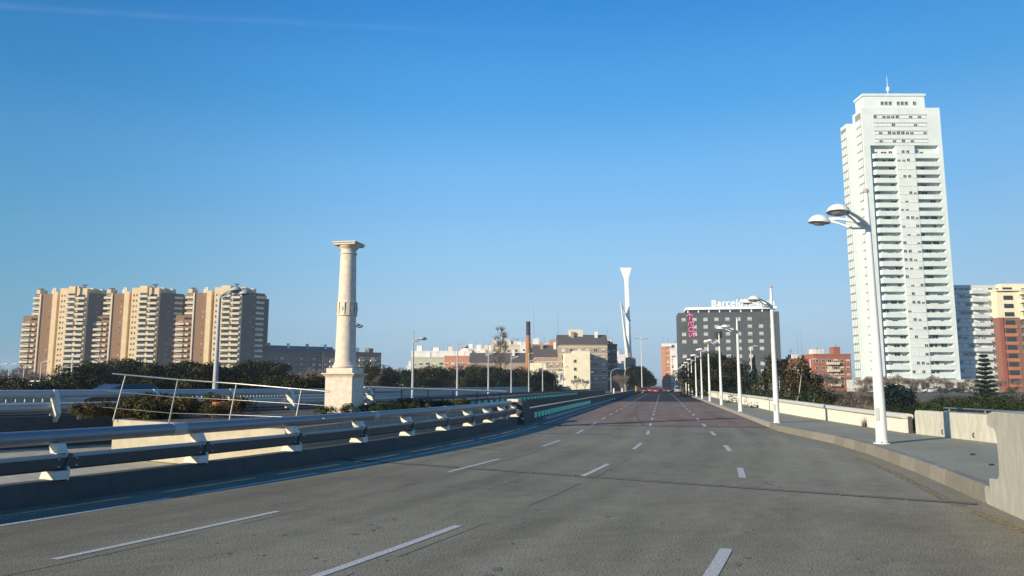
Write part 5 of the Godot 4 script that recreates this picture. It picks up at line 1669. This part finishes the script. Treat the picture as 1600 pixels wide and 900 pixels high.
func bare_tree(seed_: int, upright: bool, low: bool) -> Array:
	rng.seed = seed_
	var b := mb()
	var tips := []
	if upright:
		b.tube([Vector3.ZERO, Vector3(0.1, 5, 0), Vector3(0, 9.4, 0)], [0.2, 0.11, 0.02], 6, false)
		for i in 34:
			var h := rf(2.2, 9.2)
			var a := rf(0, TAU)
			branch(b, Vector3(0, h, 0), Vector3(cos(a) * 0.75, 1.0, sin(a) * 0.75).normalized(), rf(0.9, 1.5) * (1.2 - h / 13.0), 0.05, 2, 0.4, tips)
	else:
		b.tube([Vector3.ZERO, Vector3(0.08, 1.3, 0), Vector3(0.0, 2.2, 0.05)], [0.24, 0.18, 0.16], 7, false)
		for k in 5:
			var a := TAU * k / 5.0 + rf(-0.3, 0.3)
			branch(b, Vector3(0, rf(1.8, 2.2), 0), Vector3(cos(a) * 0.75, 1.0, sin(a) * 0.75).normalized(), rf(1.7, 2.3), 0.1, 4, 0.55, tips)
	var tw := mb()
	for t in tips:
		for q in (13 if not upright else 8):
			var d: Vector3 = (t[1] + rdir() * 0.8).normalized()
			var l := rf(0.5, 1.1)
			var sd := d.cross(rdir()).normalized() * 0.024
			tw.tri(t[0] - sd, t[0] + sd, t[0] + d * l, d.cross(sd).normalized(), d.cross(sd).normalized(), d.cross(sd).normalized())
	return [tw.done(M.twig), b.done(M.twig)]

# where a plant stands, told by what is near it in view
func where(v: Vector4) -> String:
	var a := v.x / v.y
	var marks := [[-0.69, "at the left edge of the view"], [-0.63, "left of the kiosk"], [-0.57, "below the leftmost tower block"], [-0.5, "between the leftmost and middle tower blocks"], [-0.455, "below the middle tower block"], [-0.41, "left of the lamp without a spike"], [-0.35, "below the right-hand tower block"], [-0.31, "at the right foot of the tower blocks"], [-0.26, "left of the stone column"], [-0.19, "right behind the stone column"], [-0.13, "left of the first lamp past the column"], [-0.075, "between the first and second lamps past the column"], [-0.03, "below the orange brick blocks"], [0.01, "left of the brick chimney"], [0.06, "right of the brick chimney"], [0.12, "by the plain cream house"], [0.19, "along the left side of the far street"], [0.235, "at the foot of the slim red block"], [0.26, "below the pink sign of the hotel"], [0.3, "before the middle of the hotel"], [0.345, "before the right part of the hotel"], [0.40, "right of the hotel"], [0.45, "below the red brick block"], [0.49, "left of the nearest lamp"], [0.54, "just right of the nearest lamp"], [0.585, "below the white tower"], [0.64, "below the pale grey block"], [9.0, "below the orange block at the right edge"]]
	var w := ""
	for m in marks:
		if a < m[0] and w == "":
			w = m[1]
	return ", " + ("close " if v.y < 62.0 else "" if v.y < 96.0 else "farther back " if v.y < 170.0 else "far off ") + w

func vegetation() -> void:
	var label := {
		"e": "dark dense evergreen tree", "b": "bare grey brown winter tree", "p": "tall bare poplar above the slate roofs", "o": "bare reddish brown round tree",
		"c": "dark narrow cypress", "u": "loose grey green eucalyptus with pale trunk", "n": "dark tiered conifer", "s": "green leafy bush", "t": "blue green conical bush"}
	var names := {"e": "evergreen_tree", "b": "bare_tree", "p": "bare_poplar", "o": "bare_tree", "c": "cypress", "u": "eucalyptus", "n": "tiered_conifer", "s": "leafy_bush", "t": "conical_bush"}
	var groups := {"e": "dark evergreen trees of the park belt and the street", "b": "bare winter trees in the park", "o": "bare reddish street trees", "c": "cypresses by the hotel", "u": "eucalyptus trees right of the hotel", "s": "green bushes below the right footway", "t": "blue green bushes by the lamp"}
	var many := {"e": 4, "b": 3, "p": 1, "o": 2, "c": 1, "u": 2, "n": 1, "s": 4, "t": 2}
	for kind in TREES:
		var protos := []
		for k in many[kind]:
			protos.append(bare_tree(100 + k * 7 + kind.unicode_at(0), kind == "p", kind == "o") if kind in ["b", "p", "o"] else leafy_tree(kind, 50 + k * 13 + kind.unicode_at(0)))
		rng.seed = 77 + kind.unicode_at(0)
		var first := {}
		var seen := {}
		var i := 0
		for v in TREES[kind]:
			var k: int = i % protos.size()
			var at := W(v.x, v.y, v.w)
			var lb: String = label[kind] + where(v)
			var sc: float = v.z / 10.0
			var yaw := rf(0, TAU)
			var o: Node3D
			if not first.has(k):
				o = thing(names[kind], lb, "bush" if kind in ["s", "t"] else "tree", at, yaw, groups.get(kind, ""))
				part("crown" if not kind in ["b", "p", "o"] else "twigs", protos[k][0], o)
				part("trunk", protos[k][1], o)
				first[k] = o
			else:
				o = copy(first[k], names[kind], lb, at, yaw)
			var wide := rf(0.9, 1.15) * (1.25 if kind == "e" and v.z < 12 else 1.0) * (1.3 if kind == "s" and v.z < 5 else 1.0)
			o.scale = Vector3(sc * wide, sc, sc * wide)
			i += 1
	# low shrubs in the planter
	var kinds := []
	for k in 4:
		rng.seed = 300 + k
		var b := mb(true)
		var cl := []
		for i in 15:
			var a := rf(0, TAU)
			var r := rf(0, 0.62)
			cl.append([Vector3(cos(a) * r, rf(0.12, 0.5), sin(a) * r), Vector3(rf(0.16, 0.3), rf(0.13, 0.24), rf(0.16, 0.3)), 1.0])
		var cols := [Color(0.075, 0.075, 0.025), Color(0.095, 0.08, 0.03), Color(0.06, 0.072, 0.024), Color(0.1, 0.07, 0.032)]
		if k > 1:
			cols = [Color(0.06, 0.085, 0.03), Color(0.08, 0.1, 0.035), Color(0.05, 0.065, 0.025)]
		leaves(b, cl, 130, 0.062, cols)
		var st := mb()
		for i in 14:
			limb(st, Vector3(rf(-0.1, 0.1), 0, rf(-0.1, 0.1)), cl[i][0] + Vector3.UP * 0.2, 0.012, 0.004, 4)
		kinds.append([b.done(M.leaf), st.done(M.twig)])
	rng.seed = 41
	var fst := {}
	var n := 0
	var places := []
	for i in 34:
		var z := rf(24.5, 31.5)
		places.append([rf(-15.2, -10.4) + (z - 28.0) * -0.1, z, 0])
	for i in 30:
		var u := rng.randf()
		places.append([lerpf(-6.4, -2.0, u) + rf(-0.4, 0.4), lerpf(28.2, 34.5, u) + rf(-0.9, 1.4), 2])
	places.append([-6.9, 27.2, 2])
	places.append([-6.1, 27.6, 2])
	for p in places:
		var k: int = p[2] + rng.randi() % 2
		var at := W(p[0], p[1], 0.86)
		var o: Node3D
		var px: float = p[0] / p[1]
		var lb: String
		if p[2] == 0:
			lb = "low brownish shrub, %s row, %s" % ["front" if p[1] < 26.8 else "middle" if p[1] < 29.2 else "back", "left of the second railing post" if px < -0.47 else "just right of the second railing post" if px < -0.435 else "midway between the middle railing posts" if px < -0.405 else "by the third railing post" if px < -0.37 else "right of the third railing post"]
		else:
			var g: float = p[1] + p[0] * -1.43
			lb = "low green shrub, %s row, %s" % ["front" if g < 36.6 else "back", "at the foot of the pedestal" if px < -0.2 else "just right of the pedestal" if px < -0.175 else "left of the first lamp past the column" if px < -0.14 else "below the first lamp past the column" if px < -0.115 else "right of the first lamp past the column" if px < -0.09 else "at the right end of the planting"]
		if not fst.has(k):
			o = thing("low_shrub", lb, "shrub", at, 0.0, "low shrubs left of the column" if p[2] == 0 else "low shrubs right of the column")
			part("foliage", kinds[k][0], o)
			part("stems", kinds[k][1], o)
			fst[k] = o
		else:
			o = copy(fst[k], "low_shrub", lb, at, rf(0, TAU))
		o.scale = Vector3.ONE * (rf(0.75, 1.3) if p[2] == 0 else rf(0.5, 0.85))
		n += 1
	# tufts of dry grass
	for e in [[R(33.6, 8.45, 0.24), 0.42, "dry grass tuft growing at the foot of the finned parapet"], [R(43.0, -8.4, 0.5), 0.9, "straw coloured grass tuft behind the barrier past the dark end block"], [R(45.0, -8.8, 0.4), 0.8, "paler grass tuft behind the barrier with the green plates"]]:
		rng.seed = 90 + int(e[1] * 10)
		var o := thing("grass_tuft", e[2], "grass", e[0])
		var b := mb()
		for i in 70:
			var a := rf(0, TAU)
			var d := Vector3(cos(a) * rf(0.1, 0.5), 1, sin(a) * rf(0.1, 0.5)).normalized()
			var r0: Vector3 = Vector3(rf(-0.12, 0.12), 0, rf(-0.12, 0.12)) * e[1] * 2.0
			var sd := d.cross(rdir()).normalized() * 0.008
			b.tri(r0 - sd, r0 + sd, r0 + d * e[1] * rf(0.5, 1.2), Vector3.BACK, Vector3.BACK, Vector3.BACK)
		part("blades", b.done(M.gravel), o)

# ---------- vehicles and small things ----------
func car(called: String, label: String, skin: String, at: Vector3, yaw: float, van := false, group := "") -> Node3D:
	var o := thing(called, label, "van" if van else "car", at, yaw, group)
	var L := 4.3
	var hw := 0.86
	var b := mb()
	# side outline, x along the car (rear at 0), lower body
	var low := [Vector2(0.05, 0.32), Vector2(0.0, 0.5), Vector2(0.04, 0.9), Vector2(0.12, 0.98), Vector2(3.2, 0.95), Vector2(4.15, 0.78), Vector2(4.3, 0.6), Vector2(4.28, 0.3), Vector2(4.1, 0.24), Vector2(0.3, 0.24)]
	var ax := Vector3(0, 0, -1)
	b.slab(low, Vector3(-hw + 0.05, 0, L * 0.5), ax, Vector3.UP, Vector3(2.0 * hw - 0.1, 0, 0))
	b.slab([Vector2(0.1, 0.4), Vector2(0.08, 0.85), Vector2(3.3, 0.86), Vector2(4.1, 0.7), Vector2(4.15, 0.4)], Vector3(-hw, 0, L * 0.5), ax, Vector3.UP, Vector3(2.0 * hw, 0, 0))
	var rf_: float = 1.85 if van else 1.45
	var roof0: float = 0.12 if van else 0.55
	var roof1 := 2.3
	# cabin, tapering inwards to the roof
	var q := [Vector3(-hw + 0.06, 0.94, L * 0.5 - 0.08), Vector3(hw - 0.06, 0.94, L * 0.5 - 0.08), Vector3(hw - 0.06, 0.94, L * 0.5 - 3.25), Vector3(-hw + 0.06, 0.94, L * 0.5 - 3.25)]
	var tq := [Vector3(-hw + 0.2, rf_, L * 0.5 - roof0), Vector3(hw - 0.2, rf_, L * 0.5 - roof0), Vector3(hw - 0.2, rf_, L * 0.5 - roof1), Vector3(-hw + 0.2, rf_, L * 0.5 - roof1)]
	for k in 4:
		var l := (k + 1) % 4
		var nn: Vector3 = (q[l] - q[k]).cross(tq[k] - q[k]).normalized()
		if nn.dot(q[k] + q[l]) < 0:
			nn = -nn
		b.quad(q[k], q[l], tq[l], tq[k], nn)
	b.quad(tq[0], tq[1], tq[2], tq[3], Vector3.UP)
	part("body", b.done(M[skin]), o)
	for k in 4:
		var l := (k + 1) % 4
		var nn: Vector3 = (q[l] - q[k]).cross(tq[k] - q[k]).normalized()
		if nn.dot(q[k] + q[l]) < 0:
			nn = -nn
		var g := mb()
		var c := []
		for e in [[0.08, 0.12], [0.92, 0.12], [0.9, 0.86], [0.1, 0.86]]:
			c.append((q[k].lerp(q[l], e[0])).lerp(tq[k].lerp(tq[l], e[0]), e[1]) + nn * 0.012)
		g.quad(c[0], c[1], c[2], c[3], nn)
		part("window", g.done(M.glass), o)
	for sx in [-1.0, 1.0]:
		for z in [L * 0.5 - 0.85, -L * 0.5 + 0.85]:
			var t := mb()
			t.lathe([Vector2(0.17, -0.1), Vector2(0.3, -0.1), Vector2(0.32, -0.06), Vector2(0.32, 0.06), Vector2(0.3, 0.1), Vector2(0.17, 0.1)], Vector3(sx * (hw - 0.08), 0.32, z), 16, Basis(Vector3(0, 0, 1), PI * 0.5))
			var w := part("tyre", t.done(M.tyre), o)
			var r := mb()
			r.lathe([Vector2(0.0, -0.09), Vector2(0.18, -0.08), Vector2(0.18, 0.08), Vector2(0.0, 0.09)], Vector3(sx * (hw - 0.08), 0.32, z), 14, Basis(Vector3(0, 0, 1), PI * 0.5))
			part("rim", r.done(M.steel), w)
		var tl := mb()
		tl.box(Vector3(sx * (hw - 0.2), 0.8, L * 0.5 - 0.02), Vector3(0.26, 0.2, 0.06), Basis.IDENTITY, 0.02)
		part("tail_light", tl.done(M.tail_red), o)
		var mi := mb()
		mi.box(Vector3(sx * (hw + 0.06), 1.02, -0.75), Vector3(0.18, 0.13, 0.1), Basis.IDENTITY, 0.03)
		part("mirror", mi.done(M[skin]), o)
	var np := mb()
	np.box(Vector3(0, 0.62, L * 0.5 + 0.0), Vector3(0.52, 0.12, 0.03))
	part("number_plate", np.done(M.plate), o)
	var bp := mb()
	bp.box(Vector3(0, 0.4, L * 0.5 - 0.01), Vector3(1.6, 0.2, 0.12), Basis.IDENTITY, 0.03)
	part("bumper", bp.done(M.rubber if van else M[skin]), o)
	return o

func small_things() -> void:
	car("parked_car", "dark car in the left lane at the far end of the bridge", "car_black", R(193, -4.6), YAW)
	car("parked_car", "small red car further ahead between the dark car and the nearer red car", "car_red", R(214, -3.4), YAW)
	car("parked_car", "red car second from the left at the far end of the bridge", "car_red", R(194, -1.6), YAW)
	car("parked_car", "blue car third from the left at the far end of the bridge", "car_blue", R(206, 0.9), YAW)
	car("parked_car", "black car close beside the blue car at the far end of the bridge", "car_black", R(195, 1.6), YAW)
	car("parked_van", "silver van in the right lane by the row of lamps", "car_silver", R(189, 3.9), YAW, true)
	car("parked_car", "dark car on the left deck, only its roof showing over the guard rail", "car_black", R(30.5, -25.4, 0.6), YAW - 0.25 + PI)
	for e in [["car_white", 1446.0, "white parked car at the foot of the white tower"], ["car_blue", 1462.0, "blue parked car at the foot of the white tower"], ["car_silver", 1404.0, "silver parked car left of the tower's foot, behind the conical bush"], ["car_black", 1484.0, "black parked car at the right corner of the tower's foot"], ["car_silver", 1520.0, "silver parked car before the pale grey block"]]:
		car("parked_car", e[2], e[0], W((e[1] - 800.0) / 1150.0 * 238.0, 238, -0.3), 1.45)
	car("parked_van", "white van standing among the bushes right of the brick block", "car_white", W(88.5, 199.5, ground_h(213, 47) + 0.2), 1.3, true)
	var tall := thing("mast_lamp", "tall thin double armed street light above the cars at the end of the road", "street lamp", W(35.1, 200, 0))
	var b := mb()
	b.tube([Vector3.ZERO, Vector3(0, 7, 0), Vector3(0, 15.4, 0)], [0.14, 0.1, 0.05], 8)
	part("pole", b.done(M.white_paint), tall)
	for sx in [-1.0, 1.0]:
		b = mb()
		b.tube([Vector3(0, 14.2, 0), Vector3(sx * 0.8, 14.6, 0), Vector3(sx * 1.4, 14.6, 0)], [0.05, 0.04, 0.04], 6)
		b.box(Vector3(sx * 1.5, 14.55, 0), Vector3(0.6, 0.12, 0.25), Basis.IDENTITY, 0.03)
		part("arm", b.done(M.rail_grey), tall)
	for e in [[36.6, 240.0, "grey curved arm street light at the left side of the street, nearer one"], [35.0, 262.0, "grey curved arm street light at the left side of the street, farther one"]]:
		var o := thing("curved_lamp", e[2], "street lamp", W(e[0], e[1], -0.2))
		b = mb()
		b.tube([Vector3.ZERO, Vector3(0, 6.2, 0), Vector3(0.4, 7.4, 0), Vector3(1.6, 8.0, 0), Vector3(3.2, 8.1, 0)], [0.1, 0.07, 0.06, 0.05, 0.05], 8)
		part("pole", b.done(M.white_paint), o)
		b = mb()
		b.box(Vector3(3.5, 8.05, 0), Vector3(0.8, 0.16, 0.3), Basis.IDENTITY, 0.05)
		part("lamp_head", b.done(M.rail_grey), o)
	for e in [[1173.0, 542.0, 140.0, "thin white street light in front of the hotel's lower right windows"], [1265.0, 562.0, 150.0, "white pole in front of the red brick block"], [66.0, 566.0, 118.0, "white park lamp post behind the small kiosk"], [17.0, 570.0, 125.0, "white park lamp post near the left picture edge, second one"], [40.0, 572.0, 130.0, "white park lamp post between the edge and the kiosk"], [2.0, 570.0, 120.0, "white park lamp post at the very left picture edge"], [114.0, 556.0, 110.0, "white park lamp post before the leftmost tower block"], [98.0, 572.0, 135.0, "short white park lamp post right of the kiosk"], [157.0, 556.0, 140.0, "white park lamp post before the middle tower block"], [826.0, 553.0, 205.0, "thin street light before the hedge near the brick chimney"], [908.0, 563.0, 250.0, "thin street light in front of the plain cream house"], [921.0, 582.0, 245.0, "smaller street light beside the cream house corner"], [876.0, 582.0, 240.0, "thin pole in front of the pale cream annex"]]:
		var z: float = e[2]
		var top: float = 2.0 + (602.0 - e[1]) / 1150.0 * z
		var gy := -5.3 if z < 200 else -0.5
		var o := thing("lamp_post", e[3], "street lamp", W((e[0] - 800.0) / 1150.0 * z, z, gy))
		b = mb()
		b.tube([Vector3.ZERO, Vector3(0, top - gy, 0)], [0.13, 0.07], 7)
		part("pole", b.done(M.white_paint), o)
		b = mb()
		b.tube([Vector3(0, top - gy - 0.05, 0), Vector3(0.7, top - gy + 0.1, 0)], [0.05, 0.05], 5)
		b.box(Vector3(0.95, top - gy + 0.1, 0), Vector3(0.7, 0.14, 0.28), Basis.IDENTITY, 0.04)
		part("lamp_head", b.done(M.white_paint), o)
	var yb := thing("traffic_bollard", "yellow post at the left of the cars at the end of the road", "bollard", R(190, -6.4))
	b = mb()
	b.lathe([Vector2(0.0, 0.0), Vector2(0.16, 0.0), Vector2(0.14, 0.1), Vector2(0.13, 1.7), Vector2(0.08, 1.8), Vector2(0, 1.82)], Vector3.ZERO, 10)
	part("post", b.done(M.sign_yellow), yb)
	for e in [[958.0, "white marker post by the left street front"], [971.0, "second white marker post nearer the road"]]:
		var z := 195.0
		var o := thing("marker_post", e[1], "bollard", W((e[0] - 800.0) / 1150.0 * z, z, -0.2))
		b = mb()
		b.lathe([Vector2(0.0, 0.0), Vector2(0.22, 0.0), Vector2(0.2, 1.3), Vector2(0.1, 1.45), Vector2(0, 1.46)], Vector3.ZERO, 10)
		part("post", b.done(M.white_paint), o)
	var bs := thing("bus_shelter", "green grey canopy shelter behind the row of lamps", "shelter", W(54.0, 218, 0.0), YAW)
	b = mb()
	b.box(Vector3(0, 2.75, 0), Vector3(6.4, 0.3, 2.4), Basis.IDENTITY, 0.05)
	part("roof", b.done(M.canopy_green), bs)
	for x in [-2.9, 0.0, 2.9]:
		b = mb()
		b.box(Vector3(x, 1.3, -0.8), Vector3(0.14, 2.6, 0.14))
		part("post", b.done(M.rail_grey), bs)
	b = mb()
	b.box(Vector3(0, 1.3, -1.0), Vector3(5.8, 1.9, 0.05))
	part("back_pane", b.done(M.balcony_glass), bs)
	var sg := thing("park_sign", "small grey board on a post in front of the hotel's foot", "sign", W(36.9, 110, -5.3))
	b = mb()
	b.tube([Vector3.ZERO, Vector3(0, 6.4, 0)], [0.06, 0.06], 6)
	part("post", b.done(M.rail_white), sg)
	b = mb()
	b.box(Vector3(0, 6.9, 0.05), Vector3(1.1, 0.75, 0.06), Basis.IDENTITY, 0.02)
	part("board", b.done(M.rail_white), sg)
	var ks := thing("kiosk", "small white roofed kiosk among the trees at the left", "kiosk", W(-70.5, 110, -5.3))
	b = mb()
	b.box(Vector3(0, 3.2, 0), Vector3(2.2, 6.4, 2.0))
	part("wall", b.done(M.taupe), ks)
	b = mb()
	b.slab([Vector2(-1.5, 0), Vector2(1.5, 0), Vector2(1.1, 0.75), Vector2(-0.9, 0.75)], Vector3(0, 6.7, 1.2), Vector3.RIGHT, Vector3.UP, Vector3(0, 0, -2.6))
	part("roof", b.done(M.white_wall), ks)
	b = mb()
	b.box(Vector3(0.2, 7.9, 0), Vector3(1.9, 0.16, 1.6))
	part("awning", b.done(M.white_wall), ks)

func _ready() -> void:
	# camera
	var cam := Camera3D.new()
	cam.name = "camera"
	cam.fov = 42.74
	cam.near = 0.1
	cam.far = 8000.0
	add_child(cam)
	cam.position = Vector3(0, 1.985, 0.38)
	cam.rotation = Vector3(deg_to_rad(7.53), 0, 0)
	cam.current = true
	# sky
	var env := Environment.new()
	env.background_mode = Environment.BG_SKY
	var sky := Sky.new()
	var pm := PanoramaSkyMaterial.new()
	pm.panorama = ImageTexture.create_from_image(sky_image())
	sky.sky_material = pm
	env.sky = sky
	env.tonemap_mode = Environment.TONE_MAPPER_LINEAR
	env.tonemap_exposure = EXPOSURE
	env.fog_enabled = true
	env.fog_density = 0.00025
	env.fog_light_color = Color(0.8, 0.88, 0.95)
	env.sdfgi_enabled = true
	env.ssao_enabled = true
	env.ssil_enabled = true
	var we := WorldEnvironment.new()
	we.name = "environment"
	we.environment = env
	add_child(we)
	# low winter sun from behind on the left
	var sun := DirectionalLight3D.new()
	sun.name = "sun"
	sun.light_energy = 1.58
	sun.light_color = Color(1.0, 0.925, 0.8)
	sun.light_angular_distance = 0.5
	sun.shadow_enabled = true
	add_child(sun)
	sun.look_at_from_position(Vector3.ZERO, Vector3(0.79, -0.31, -0.60), Vector3.UP)
	rng.seed = 1
	materials()
	setting()
	guard_rail()
	far_barriers()
	right_parapet()
	planter()
	buildings()
	column()
	lamps()
	vegetation()
	small_things()
	# plants that still share a label are told apart by their order in view
	var by := {}
	for o in get_children():
		if o.has_meta("group"):
			by.get_or_add(o.get_meta("label"), []).append(o)
	var order := ["leftmost", "second from left", "third from left", "fourth from left", "fifth from left", "sixth from left", "seventh from left", "eighth from left", "ninth from left"]
	for l in by:
		var a: Array = by[l]
		if a.size() > 1 and a.size() < 10:
			a.sort_custom(func(p, q): return p.position.x / -p.position.z < q.position.x / -q.position.z)
			for i in a.size():
				var w: String = l + ", " + order[i]
				if w.split(" ").size() > 16:
					w = w.replace("dark dense evergreen", "dark evergreen").replace("bare grey brown winter tree", "bare winter tree").replace("loose grey green eucalyptus with pale trunk", "grey green eucalyptus").replace("bare reddish brown round tree", "bare reddish tree")
				if w.split(" ").size() > 16:
					w = w.replace("dark evergreen", "evergreen").replace("farther back ", "back ")
				a[i].set_meta("label", w)
